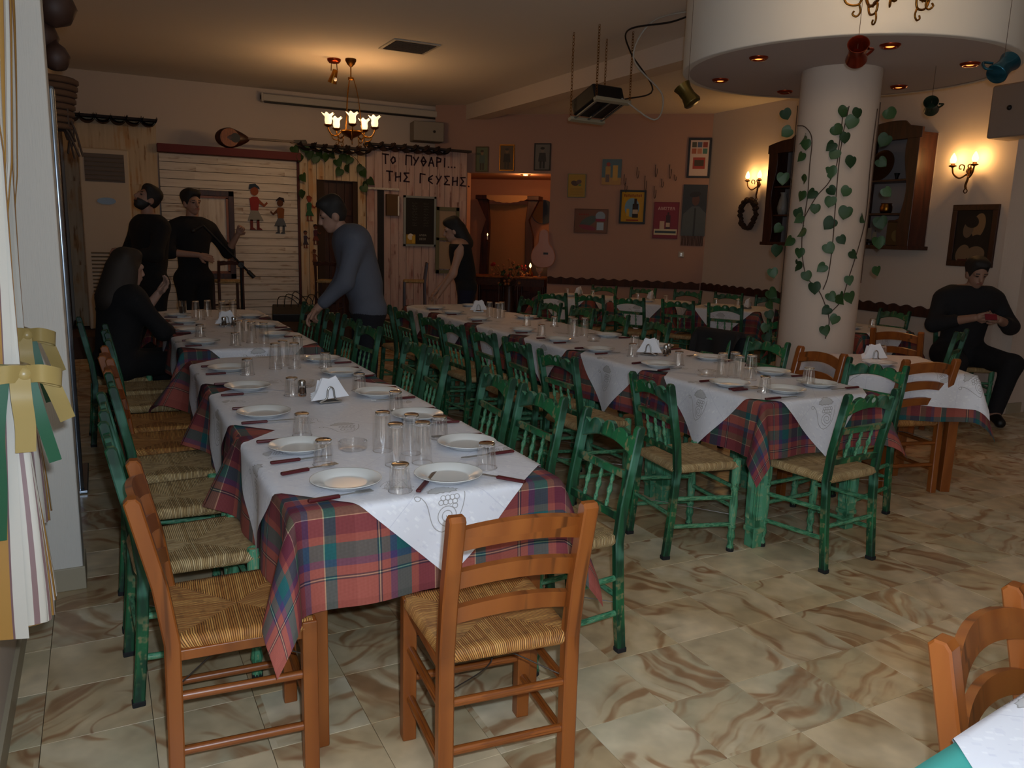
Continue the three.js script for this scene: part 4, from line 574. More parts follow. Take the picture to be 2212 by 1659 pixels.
// cut-out folk figures on the boards
function cutout(x, y, h, cols, flip, label) {
  const o = thing('cutout_figure', label, 'wall ornament', [x, y, ZS + 0.022]); o.scale.set(flip * h, h, 1);
  mesh('skirt', ext([[-0.08, 0.42], [-0.16, 0.2], [0.18, 0.2], [0.07, 0.42]], 0.006), mat(cols[0], 0.9), o); mesh('torso', ext([[-0.09, 0.42], [-0.11, 0.68], [-0.04, 0.72], [0.06, 0.72], [0.1, 0.66], [0.07, 0.42]], 0.008), mat(cols[1], 0.9), o);
  mesh('arm', ext([[0.06, 0.7], [0.2, 0.56], [0.26, 0.62], [0.28, 0.58], [0.2, 0.5], [0.05, 0.6]], 0.007), mat(cols[2], 0.9), o); mesh('head', ext(new THREE.Shape().absellipse(0, 0.84, 0.085, 0.1, 0, PI * 2), 0.008), mat(cols[2], 0.9), o); mesh('hat', ext([[-0.12, 0.86], [-0.1, 0.98], [0.02, 1.0], [0.1, 0.93], [0.12, 0.88], [0, 0.93]], 0.01), mat(cols[3], 0.9), o);
  for (const k of [-0.08, 0.06]) mesh('leg', ext([[k - 0.03, 0.22], [k - 0.03, 0.04], [k - 0.04, 0], [k + 0.09, 0], [k + 0.07, 0.03], [k + 0.03, 0.05], [k + 0.03, 0.22]], 0.006), mat(cols[4], 0.9), o);
}
cutout(1.9, 1.48, 0.6, [0x8c8a84, 0x8e3030, 0x8a4a30, 0x2a3a4a, 0x6a2a2a], 1, 'large cut-out folk dancer in a grey skirt on the white boards'); cutout(2.23, 1.44, 0.48, [0x5a6068, 0x7c4a28, 0x5a3420, 0x2a2024, 0x484c54], -1, 'cut-out folk figure with a dark hat on the white boards');
[[2.62, 1.62, 0.34, [0x2a5a3a, 0x2c5a40, 0x8a3a28, 0x7a3a20, 0x7a4a38], 'green-clad'], [2.56, 1.25, 0.24, [0x3a3440, 0x40384a, 0x6a4030, 0x2a2024, 0x6a3020], 'dark blue'], [2.7, 1.3, 0.28, [0x6a3028, 0x4a2030, 0x5a3020, 0x241818, 0x5a2a20], 'maroon'], [2.68, 1.02, 0.22, [0x6a3a28, 0x6a3a28, 0x5a3020, 0x5a2a1a, 0x4a2a1c], 'brown']].forEach(([x, y, h, c, n]) => cutout(x, y, h, c, 1, 'small ' + n + ' cut-out figure on the ochre boards'));
{
  const b = thing('bouzouki', 'long-necked bouzouki lying on the dark red beam', 'instrument', [1.62, 2.505, ZS + 0.03]);
  const g = new THREE.SphereGeometry(1, 24, 16), P = g.attributes.position; for (let i = 0; i < P.count; i++) { const x = P.getX(i); P.setXYZ(i, x * 0.19 + (x > 0 ? 0.05 * x : 0), P.getY(i) * 0.13 * (x > 0 ? 1 - 0.45 * x : 1), P.getZ(i) * 0.08); } g.computeVertexNormals();
  mesh('body', at(g, 0, 0.13, 0), M.dark, b); mesh('soundboard', at(new THREE.CircleGeometry(0.115, 24), -0.02, 0.13, 0.077), M.orange, b); mesh('pick_guard', at(new THREE.CircleGeometry(0.06, 16), 0.05, 0.13, 0.079), M.blackPlastic, b); mesh('neck', rbox(0.62, 0.028, 0.022, 0.004, 0.5, 0.14, 0.02, 0, 0, 0.01), M.dark, b); mesh('headstock', ext([[0, -0.02], [0.16, -0.035], [0.18, 0], [0.16, 0.035], [0, 0.02]], 0.02, 0.003, 0.8, 0.145, 0.02), M.blackPlastic, b);
  const s = thing('projection_screen', 'rolled-up projection screen case high on the back wall', 'screen', [3.5, 3.27, ZB + 0.1]); mesh('case', rbox(2.75, 0.1, 0.11, 0.02, 0, 0, 0), M.whitePlastic, s); mesh('pull_bar', rbox(2.6, 0.022, 0.03, 0.004, -0.03, -0.062, 0.02), M.blackPlastic, s); for (const x of [-1.36, 1.36]) mesh('end_cap', rbox(0.03, 0.12, 0.13, 0.01, x, 0, 0), M.whitePlastic, s);
  const k = thing('loudspeaker', 'pale loudspeaker in the corner above the painted name', 'speaker', [4.5, 2.98, ZB + 0.26], -0.15); mesh('cabinet', rbox(0.46, 0.28, 0.3, 0.015, 0, 0, 0), mat(0x8c8478, 0.6), k); mesh('knob', ball(0.02, 0.08, 0.0, 0.155), M.blackPlastic, k);
  const ac = thing('air_conditioner', 'tall floor-standing air conditioner at the left end of the stage', 'air conditioner', [0.14, 0.25, -10.95]);
  mesh('body', rbox(0.53, 2.12, 0.34, 0.02, 0, 1.06, 0), mat(0xb8aa94, 0.55), ac); mesh('outlet', box(0.42, 0.32, 0.02, 0, 1.9, 0.168), mat(0x5a5048, 0.6), ac); for (let i = 0; i < 6; i++) mesh('vane', box(0.41, 0.006, 0.03, 0, 1.77 + i * 0.05, 0.175, 0.5), mat(0x6a6056, 0.6), ac); mesh('badge', at(new THREE.CylinderGeometry(0.5, 0.5, 0.02, 24), 0, 0, 0).scale(0.2, 1, 0.08).rotateX(PI / 2).translate(0, 1.52, 0.172), mat(0x2c2824, 0.3), ac); for (let i = 0; i < 12; i++) mesh('louver', box(0.4, 0.012, 0.018, 0, 0.42 + i * 0.045, 0.172, 0.5), mat(0x6e6250, 0.7), ac);
  // microphone stand and mixer
  const m = thing('microphone_stand', 'black microphone stand with a slanting boom before the white boards', 'microphone stand', [1.35, 0, -8.9]);
  mesh('pole', rod([0, 0.05, 0], [0.0, 1.12, 0], 0.012), M.blackMetal, m); for (let i = 0; i < 3; i++) { const a = i / 3 * PI * 2 + 0.4; mesh('leg', rod([0, 0.18, 0], [Math.cos(a) * 0.3, 0.01, Math.sin(a) * 0.3], 0.009), M.blackMetal, m); } mesh('boom', rod([-0.36, 1.52, 0], [0.12, 1.0, 0.02], 0.011), M.blackMetal, m); mesh('clutch', cyl(0.03, 0.03, 0.05, 12, 0.0, 1.12, 0.0, PI / 2), M.blackPlastic, m); mesh('microphone', [rod([-0.36, 1.52, 0], [-0.45, 1.47, 0.02], 0.014, 10, 0.02), ball(0.026, -0.46, 1.465, 0.02)], M.blackPlastic, m); mesh('counterweight', rod([0.07, 1.055, 0.018], [0.13, 0.99, 0.02], 0.022), M.blackPlastic, m);
  const x = thing('mixing_desk', 'small black mixing desk on legs with looping cables', 'mixer', [1.88, 0, -8.7], -0.2);
  mesh('case', rbox(0.5, 0.09, 0.32, 0.01, 0, 0.62, 0, 0.25), M.blackPlastic, x); for (const a of [-0.2, 0.2]) for (const c of [-0.12, 0.12]) mesh('leg', rod([a, 0, c], [a, 0.6, c], 0.01), M.blackMetal, x); for (let i = 0; i < 6; i++) mesh('cable', tube([[-0.2 + i * 0.07, 0.66, -0.05], [-0.18 + i * 0.08, 0.78 + 0.03 * (i % 3), -0.1], [-0.05 + i * 0.07, 0.76, -0.2], [0.1 + i * 0.03, 0.6, -0.22]], 0.005, 16, 5), M.blackPlastic, x);
}

// ---------- pictures and things on the angled wall ----------
function poster(A, B, s0, y1, s1, y0, draw, label, fr) {
  const w = s1 - s0, h = y1 - y0, o = frameAt(thing('wall_picture', label, 'picture'), A, B, (s0 + s1) / 2, (y0 + y1) / 2, 0.012);
  mesh('print', new THREE.BoxGeometry(w - (fr ? fr[1] : 0), h - (fr ? fr[1] : 0), 0.012), mat(0xffffff, fr && fr[2] ? fr[2] : 0.55, { map: canvasTex(192, Math.round(192 * h / w), draw) }), o);
  if (fr) { const t = fr[1]; mesh('frame', [rbox(w, t, 0.026, 0.003, 0, h / 2 - t / 2, 0.003), rbox(w, t, 0.026, 0.003, 0, -h / 2 + t / 2, 0.003), rbox(t, h - 2 * t, 0.026, 0.003, w / 2 - t / 2, 0, 0.003), rbox(t, h - 2 * t, 0.026, 0.003, -w / 2 + t / 2, 0, 0.003)], fr[0].isMaterial ? fr[0] : mat(fr[0], 0.5), o); }
  return o;
}
const fig = (g, W, H, bg, skin, coat, pants) => { g.fillStyle = bg; g.fillRect(0, 0, W, H); g.fillStyle = coat; g.beginPath(); g.moveTo(W * 0.3, H * 0.34); g.lineTo(W * 0.7, H * 0.34); g.lineTo(W * 0.76, H * 0.68); g.lineTo(W * 0.24, H * 0.68); g.fill(); g.fillStyle = pants; g.fillRect(W * 0.33, H * 0.66, W * 0.14, H * 0.28); g.fillRect(W * 0.53, H * 0.66, W * 0.14, H * 0.28); g.fillStyle = skin; g.beginPath(); g.ellipse(W / 2, H * 0.24, W * 0.12, H * 0.1, 0, 0, 7); g.fill(); g.fillStyle = pants; g.beginPath(); g.ellipse(W / 2, H * 0.17, W * 0.14, H * 0.05, 0, 0, 7); g.fill(); };
poster(W1A, W1B, -1.2, 2.8, -1.0, 2.43, (g, W, H) => fig(g, W, H, '#5a6448', '#8a6a4a', '#4a5a50', '#3a2a20'), 'leftmost small figure picture over the recess, greenish', [0x5a4a30, 0.014]);
poster(W1A, W1B, -0.83, 2.83, -0.6, 2.45, (g, W, H) => fig(g, W, H, '#5c4630', '#7a5a3a', '#2a221c', '#3c3026'), 'middle small figure picture over the recess, brown in a gilt frame', [M.brass, 0.016]);
poster(W1A, W1B, -0.3, 2.85, -0.05, 2.46, (g, W, H) => fig(g, W, H, '#6c6862', '#7a6e64', '#2c2c2c', '#1c1c1c'), 'small black and white figure picture over the right end of the recess', [0x141210, 0.016]);
poster(W1A, W1B, 0.22, 2.42, 0.49, 2.08, (g, W, H) => { g.fillStyle = '#a8862c'; g.fillRect(0, 0, W, H); g.fillStyle = '#4a3430'; g.beginPath(); g.ellipse(W * 0.38, H * 0.4, 40, 26, 0.3, 0, 7); g.fill(); g.fillStyle = '#5e4a46'; g.beginPath(); g.ellipse(W * 0.62, H * 0.34, 30, 22, -0.3, 0, 7); g.fill(); g.fillStyle = '#5a7a4a'; g.fillRect(W * 0.6, H * 0.44, 30, 18); g.fillStyle = '#8a6a20'; for (let i = 0; i < 6; i++) g.fillRect(W * 0.15, H * (0.62 + i * 0.05), W * 0.7, 4); }, 'yellow unframed poster right of the recess', [0x6f8478, 0.008]);
poster(W1A, W1B, 0.72, 2.63, 1.0, 2.27, (g, W, H) => { g.fillStyle = '#54707c'; g.fillRect(0, 0, W, H); g.fillStyle = '#b08a50'; g.fillRect(0, H * 0.72, W, H * 0.28); g.fillStyle = '#9a3a2c'; g.beginPath(); g.arc(W * 0.32, H * 0.2, 20, 0, 7); g.fill(); g.fillStyle = '#b08a48'; g.fillRect(W * 0.18, H * 0.28, W * 0.26, H * 0.5); g.fillStyle = '#c09a4c'; g.fillRect(W * 0.56, H * 0.24, W * 0.26, H * 0.6); g.fillStyle = '#6a5a58'; g.fillRect(W * 0.2, H * 0.6, W * 0.2, H * 0.3); }, 'blue and ochre poster of two figures beside the hanging hooks');
poster(W1A, W1B, 1.0, 2.2, 1.38, 1.72, (g, W, H) => { g.fillStyle = '#b98f1e'; g.fillRect(0, 0, W, H); g.fillStyle = '#8a4a18'; for (let i = 0; i < 9; i++) g.fillRect(26 + i * 16, 24 + (i % 2) * 3, 10, 20); g.fillStyle = '#6f98b4'; g.beginPath(); g.ellipse(W * 0.48, H * 0.52, 58, 72, 0, 0, 7); g.fill(); g.fillStyle = '#2c1810'; g.fillRect(W * 0.5, H * 0.4, 46, H * 0.44); g.fillRect(W * 0.56, H * 0.24, 20, 44); g.fillStyle = '#b8a894'; g.fillRect(W * 0.51, H * 0.58, 42, 34); g.fillStyle = '#caa23c'; g.fillRect(W * 0.26, H * 0.56, 22, 56); g.fillStyle = '#8a3018'; g.fillRect(50, H * 0.9, W * 0.5, 9); }, 'black-framed yellow bottle poster in the middle of the poster wall', [0x0f1012, 0.028, 0.12]);
poster(W1A, W1B, 0.34, 1.92, 0.84, 1.57, (g, W, H) => { g.fillStyle = '#7a5648'; g.fillRect(0, 0, W, H); g.fillStyle = '#54605c'; g.beginPath(); g.ellipse(W * 0.42, H * 0.52, 52, 24, -0.5, 0, 7); g.fill(); g.fillStyle = '#86404c'; g.beginPath(); g.ellipse(W * 0.4, H * 0.78, 50, 14, 0.2, 0, 7); g.fill(); g.fillStyle = '#8fa0b2'; g.beginPath(); g.arc(W * 0.78, H * 0.3, 28, 0, 7); g.fill(); g.fillStyle = '#a0b8cc'; g.fillRect(W * 0.68, H * 0.55, 40, 44); g.fillStyle = '#8c2c48'; g.fillRect(W * 0.64, H * 0.4, 56, 14); g.fillStyle = '#8a3a34'; for (let i = 0; i < 6; i++) g.fillRect(24 + i * 10, 26, 7, 9); }, 'embossed pinkish tin sign with highlights painted in as blue patches', [0x6b4a3c, 0.008, 0.2]);  // pale blue circle and block are highlights painted into the print
poster(W1A, W1B, 1.5, 2.04, 1.86, 1.52, (g, W, H) => { g.fillStyle = '#6d1424'; g.fillRect(0, 0, W, H); g.fillStyle = '#7c1a2c'; g.fillRect(8, 8, W - 16, H - 16); g.fillStyle = '#c4a49c'; g.font = 'bold 34px sans-serif'; g.textAlign = 'center'; g.fillText('ΑΜΣΤΕΛ', W / 2, H * 0.22); g.fillStyle = '#3a1216'; g.fillRect(W * 0.5, H * 0.36, 34, H * 0.38); g.fillRect(W * 0.55, H * 0.28, 14, 30); g.fillStyle = '#c0a890'; g.fillRect(W * 0.26, H * 0.52, 36, H * 0.24); g.fillRect(W * 0.51, H * 0.56, 30, 34); g.fillStyle = '#c9bfa0'; g.fillRect(8, H * 0.74, W - 16, H * 0.16); g.fillStyle = '#2c3a44'; g.fillRect(16, H * 0.79, W - 32, H * 0.06); }, 'dark red beer sign with a bottle and pale lettering');
poster(W1A, W1B, 1.93, 2.93, 2.25, 2.38, (g, W, H) => { g.fillStyle = '#cfb9ae'; g.fillRect(0, 0, W, H); const C = ['#4a4a38', '#4c5c78', '#8a3a28', '#a85a3a', '#b87a60', '#4a7a6c']; for (let i = 0; i < 6; i++) { g.fillStyle = C[i]; g.fillRect(24 + (i % 3) * 50, 26 + Math.floor(i / 3) * 56, 42, 46); } g.fillStyle = '#a33a26'; g.fillRect(40, 160, 112, 100); g.fillStyle = '#4c3c22'; g.fillRect(54, 182, 86, 52); }, 'black-framed mount with six small pictures over a red one', [0x14100f, 0.03]);
{
  const o = poster(W1A, W1B, 1.9, 2.29, 2.24, 1.57, (g, W, H) => { g.fillStyle = '#2a3138'; g.fillRect(0, 0, W, H); g.fillStyle = '#4a5254'; g.beginPath(); g.moveTo(0, H); g.lineTo(10, H * 0.58); g.lineTo(W * 0.4, H * 0.42); g.lineTo(W * 0.7, H * 0.42); g.lineTo(W, H * 0.56); g.lineTo(W, H); g.fill(); g.fillStyle = '#23262a'; g.fillRect(W * 0.5, H * 0.46, 14, H * 0.54); g.fillStyle = '#5c3a2a'; g.beginPath(); g.ellipse(W * 0.54, H * 0.3, 30, 44, 0, 0, 7); g.fill(); g.fillStyle = '#1c1d20'; g.beginPath(); g.ellipse(W * 0.5, H * 0.19, 44, 22, -0.15, 0, 7); g.fill(); }, 'dark woven hanging with a capped figure and a fringe');
  for (let i = 0; i < 16; i++) mesh('tassel', tube([[-0.15 + i * 0.02, -0.36, 0], [-0.15 + i * 0.02 + rr(-0.004, 0.004), -0.42, 0.004], [-0.15 + i * 0.02 + rr(-0.006, 0.006), -0.5, 0]], 0.006, 6, 5), mat(0x54403a, 0.95), o);
}
[[1.06, 2.42, 0.16], [1.08, 2.3, 0.14], [1.24, 2.52, 0.16], [1.36, 2.4, 0.22], [1.5, 2.56, 0.18], [1.5, 2.26, 0.18], [1.6, 2.36, 0.12], [1.7, 2.56, 0.2], [1.78, 2.42, 0.08]].forEach(([s, y, h]) => {
  const o = frameAt(thing('hanging_hook', 'small dark iron hook hanging in a cluster beside the two-figure poster', 'iron hook', [0, 0, 0], 0, 'iron hooks on the poster wall'), W1A, W1B, s, y, 0.012);
  mesh('shank', tube([[-0.014, 0, 0], [-0.015, -h * 0.6, 0.004], [0, -h, 0.006], [0.015, -h * 0.6, 0.004], [0.014, -h * 0.3, 0]], 0.004, 18, 5), M.blackMetal, o); mesh('nail', rod([-0.014, 0.0, -0.012], [-0.014, 0.006, 0.012], 0.004), M.steel, o);
});
{ const o = frameAt(thing('light_switch', 'white light switch below the woven hanging', 'switch'), W1A, W1B, 1.93, 1.3, 0.006); mesh('plate', rbox(0.08, 0.08, 0.012, 0.004), M.whitePlastic, o); mesh('rocker', rbox(0.03, 0.05, 0.01, 0.003, 0, 0, 0.008), M.china, o); }

// ---------- right wall ----------
{
  const w = frameAt(thing('wreath', 'round brown wicker wreath below the left wall lamp', 'wreath'), W2A, W2B, 0.97, 1.87, 0.062); const gs = [];
  for (let i = 0; i < 46; i++) { const a = i / 46 * PI * 2; gs.push(at(new THREE.IcosahedronGeometry(rr(0.03, 0.045), 0), Math.cos(a) * 0.15 + rr(-0.015, 0.015), Math.sin(a) * 0.18 + rr(-0.015, 0.015), rr(-0.01, 0.02))); }
  for (let t = 0; t < 5; t++) mesh('twig', tube(Array.from({ length: 14 }, (_, i) => { const a = i / 14 * PI * 2; return [Math.cos(a) * (0.15 + 0.02 * Math.sin(a * 5 + t * 2)), Math.sin(a) * (0.18 + 0.02 * Math.sin(a * 4 + t)), 0.015 * Math.cos(a * 6 + t * 1.3)]; }), 0.012, 60, 6, true), M.dark, w); mesh('moss_knots', gs, mat(0x38281c, 0.95), w);
  const c = frameAt(thing('wall_cabinet', 'dark carved wall cabinet with open shelves behind the column', 'cabinet'), W2A, W2B, 1.5, 1.48, 0);
  const Wd = 2.2, Hc = 1.16, Dc = 0.26;
  mesh('back_panel', box(Wd - 0.06, Hc, 0.012, Wd / 2, Hc / 2, 0.008), mat(0x9a9290, 0.85), c);
  for (const [x, n] of [[0.05, 1], [Wd - 0.05, -1]]) { mesh('side_board', boxUV(rbox(0.035, Hc, Dc, 0.004, x, Hc / 2, Dc / 2)), M.dark, c); const p = [[0, 0]]; for (let i = 0; i <= 30; i++) { const y = i / 30 * Hc; p.push([n * (0.13 + 0.03 * Math.sin(y * 8)), y]); } p.push([0, Hc]); mesh('carved_stile', boxUV(ext(n > 0 ? p : p.reverse(), 0.025, 0.003, x - n * 0.03, 0, Dc)), M.dark, c); }
  { const p = [[0, 0]]; p.push([Wd, 0]); for (let i = 40; i >= 0; i--) { const x = i / 40 * Wd; p.push([x, 0.1 + 0.05 * Math.abs(Math.sin(x / Wd * PI * 3)) + (x > 0.4 && x < 2 ? 0.04 : 0)]); } mesh('carved_cornice', boxUV(ext(p, 0.03, 0.003, 0, Hc - 0.06, Dc)), M.dark, c); }
  mesh('top_board', boxUV(rbox(Wd - 0.06, 0.03, Dc, 0.004, Wd / 2, Hc - 0.015, Dc / 2)), M.dark, c); mesh('bottom_board', boxUV(rbox(Wd, 0.04, Dc + 0.03, 0.004, Wd / 2, 0.02, Dc / 2 + 0.015)), M.dark, c);
  for (const y of [0.36, 0.7]) mesh('shelf', boxUV(rbox(Wd - 0.1, 0.022, Dc - 0.02, 0.004, Wd / 2, y, Dc / 2)), M.dark, c); mesh('divider', boxUV(rbox(0.05, Hc, Dc, 0.004, 1.42, Hc / 2, Dc / 2)), M.dark, c); mesh('divider', boxUV(rbox(0.05, Hc, Dc, 0.004, 0.62, Hc / 2, Dc / 2)), M.dark, c);
  const on = (name, label, cat, s, y, out = 0.13) => frameAt(thing(name, label, cat), W2A, W2B, 1.38 + s, 1.48 + y, out);
  const tray = on('round_tray', 'large dark round tray leaning on the top shelf of the wall cabinet', 'tray', 1.75, 0.711, 0.1); mesh('disc', lathe([[0, 0.01], [0.13, 0.01], [0.16, 0.022], [0.16, 0.016], [0.13, 0.0], [0, 0]], 36, 0, 0.158, 0.03, PI / 2 - 0.2), mat(0x3a2a1a, 0.3, { metalness: 0.8 }), tray);
  const bot = on('glass_bottle', 'clear glass bottle with a dark cap on the top shelf of the wall cabinet', 'bottle', 2.16, 0.711); mesh('body', lathe([[0, 0], [0.045, 0.0], [0.048, 0.02], [0.048, 0.18], [0.02, 0.23], [0.016, 0.29], [0.013, 0.29], [0.017, 0.23], [0.044, 0.178], [0.044, 0.01], [0, 0.008]], 24), M.bottleGlass, bot); mesh('cap', cyl(0.018, 0.018, 0.03, 14, 0, 0.3, 0), M.blackPlastic, bot);
  const cup = on('small_cup', 'tiny dark cup between tray and bottle in the wall cabinet', 'cup', 1.95, 0.711); mesh('body', lathe([[0, 0], [0.02, 0.0], [0.014, 0.02], [0.03, 0.07], [0.026, 0.07], [0.012, 0.03], [0, 0.025]], 16), M.blackMetal, cup);
  const pot = on('copper_pot', 'small shiny copper pot on the middle shelf of the wall cabinet', 'pot', 1.86, 0.371); mesh('body', lathe([[0, 0], [0.05, 0], [0.062, 0.03], [0.062, 0.07], [0.05, 0.095], [0.058, 0.105], [0.046, 0.095], [0.055, 0.06], [0, 0.01]], 24), M.brass, pot);
  const mo = on('mortar', 'brass mortar with a slanting pestle on the middle shelf of the wall cabinet', 'mortar', 2.15, 0.371); mesh('body', lathe([[0, 0], [0.04, 0], [0.022, 0.02], [0.024, 0.035], [0.05, 0.06], [0.056, 0.125], [0.05, 0.125], [0.044, 0.06], [0, 0.05]], 24), M.brassDark, mo); mesh('pestle', rod([-0.01, 0.06, 0], [0.09, 0.24, 0.01], 0.008, 8, 0.012), M.brassDark, mo);
  const jar = on('glass_jar', 'clear glass jar on the middle shelf by the column edge', 'jar', 1.56, 0.371); mesh('body', lathe([[0, 0], [0.045, 0], [0.045, 0.15], [0.04, 0.15], [0.04, 0.008], [0, 0.008]], 20), M.bottleGlass, jar);
  const sh = on('model_ship', 'model sailing ship on the bottom shelf of the wall cabinet', 'model ship', 1.68, 0.041); mesh('hull', ext([[-0.13, 0.05], [-0.09, 0.02], [0.09, 0.02], [0.15, 0.06], [0.1, 0.045], [-0.1, 0.045]], 0.05, 0.006), M.blackPlastic, sh); mesh('cradle', [box(0.02, 0.02, 0.06, -0.06, 0.01, 0), box(0.02, 0.02, 0.06, 0.06, 0.01, 0)], M.dark, sh); for (const x of [-0.07, 0, 0.07]) { mesh('mast', rod([x, 0.04, 0], [x, 0.2 - Math.abs(x) * 0.6, 0], 0.003), M.dark, sh); mesh('sail', ext([[x - 0.034, 0.06], [x + 0.034, 0.06], [x + 0.024, 0.18 - Math.abs(x) * 0.6], [x - 0.02, 0.18 - Math.abs(x) * 0.6]], 0.004, 0, 0, 0, 0.006), mat(0x8a8274, 0.9), sh); }
  const ck = on('mantel_clock', 'old wooden mantel clock on the bottom shelf of the wall cabinet', 'clock', 2.08, 0.041); mesh('case', boxUV(rbox(0.26, 0.24, 0.12, 0.006, 0, 0.12, 0)), mat(0x4a3418, 0.5), ck); mesh('crest', ext([[-0.14, 0], [-0.13, 0.02], [-0.05, 0.02], [0, 0.04], [0.05, 0.02], [0.13, 0.02], [0.14, 0]], 0.1, 0.004, 0, 0.24, 0), M.dark, ck); mesh('dial', at(new THREE.CircleGeometry(0.06, 24), 0, 0.1, 0.062), mat(0x6a5a34, 0.4), ck); mesh('feet', [box(0.03, 0.01, 0.1, -0.11, 0.004, 0), box(0.03, 0.01, 0.1, 0.11, 0.004, 0)], M.dark, ck);
  const va = on('painted_vase', 'pale painted vase on the middle shelf left of the column', 'vase', 0.3, 0.371); mesh('body', lathe([[0, 0], [0.05, 0], [0.07, 0.08], [0.05, 0.18], [0.03, 0.24], [0.045, 0.27], [0.035, 0.26], [0, 0.2]], 24), mat(0x8a8a88, 0.4), va);
  const bo = on('dark_bowl', 'dark round bowl on the top shelf left of the column', 'bowl', 0.32, 0.711); mesh('body', lathe([[0, 0], [0.04, 0], [0.08, 0.06], [0.07, 0.09], [0.05, 0.1], [0, 0.1]], 24), mat(0x3a302a, 0.3), bo);
  poster(W2A, W2B, 3.95, 1.93, 4.43, 1.34, (g, W, H) => { g.fillStyle = '#17120e'; g.fillRect(0, 0, W, H); g.fillStyle = '#8a6a48'; g.beginPath(); g.ellipse(W * 0.62, H * 0.32, 30, 52, 0.2, 0, 7); g.fill(); g.fillStyle = '#6f5a46'; g.beginPath(); g.ellipse(W * 0.38, H * 0.38, 24, 38, 0.2, 0, 7); g.fill(); g.fillStyle = '#1d1512'; g.beginPath(); g.ellipse(W * 0.44, H * 0.25, 34, 26, 0.2, 0, 7); g.fill(); g.beginPath(); g.ellipse(W * 0.62, H * 0.6, 34, 28, 0, 0, 7); g.fill(); g.fillStyle = '#7a624a'; g.beginPath(); g.ellipse(W * 0.3, H * 0.82, 30, 40, 0.5, 0, 7); g.fill(); g.beginPath(); g.ellipse(W * 0.62, H * 0.82, 44, 32, -0.1, 0, 7); g.fill(); g.fillStyle = '#4a1a16'; g.fillRect(W * 0.2, H * 0.92, W * 0.8, H * 0.08); }, 'wooden-framed dark painting of two figures above the sitting man', [M.dark, 0.055]);
  const sp = frameAt(thing('loudspeaker', 'pale wall loudspeaker above the framed painting', 'speaker'), W2A, W2B, 4.62, 2.72, 0.16); mesh('cabinet', rbox(0.42, 0.46, 0.3, 0.02, 0, 0, 0), mat(0x8d8078, 0.6), sp); mesh('knob', ball(0.022, -0.02, 0.02, 0.152), M.blackPlastic, sp);
}

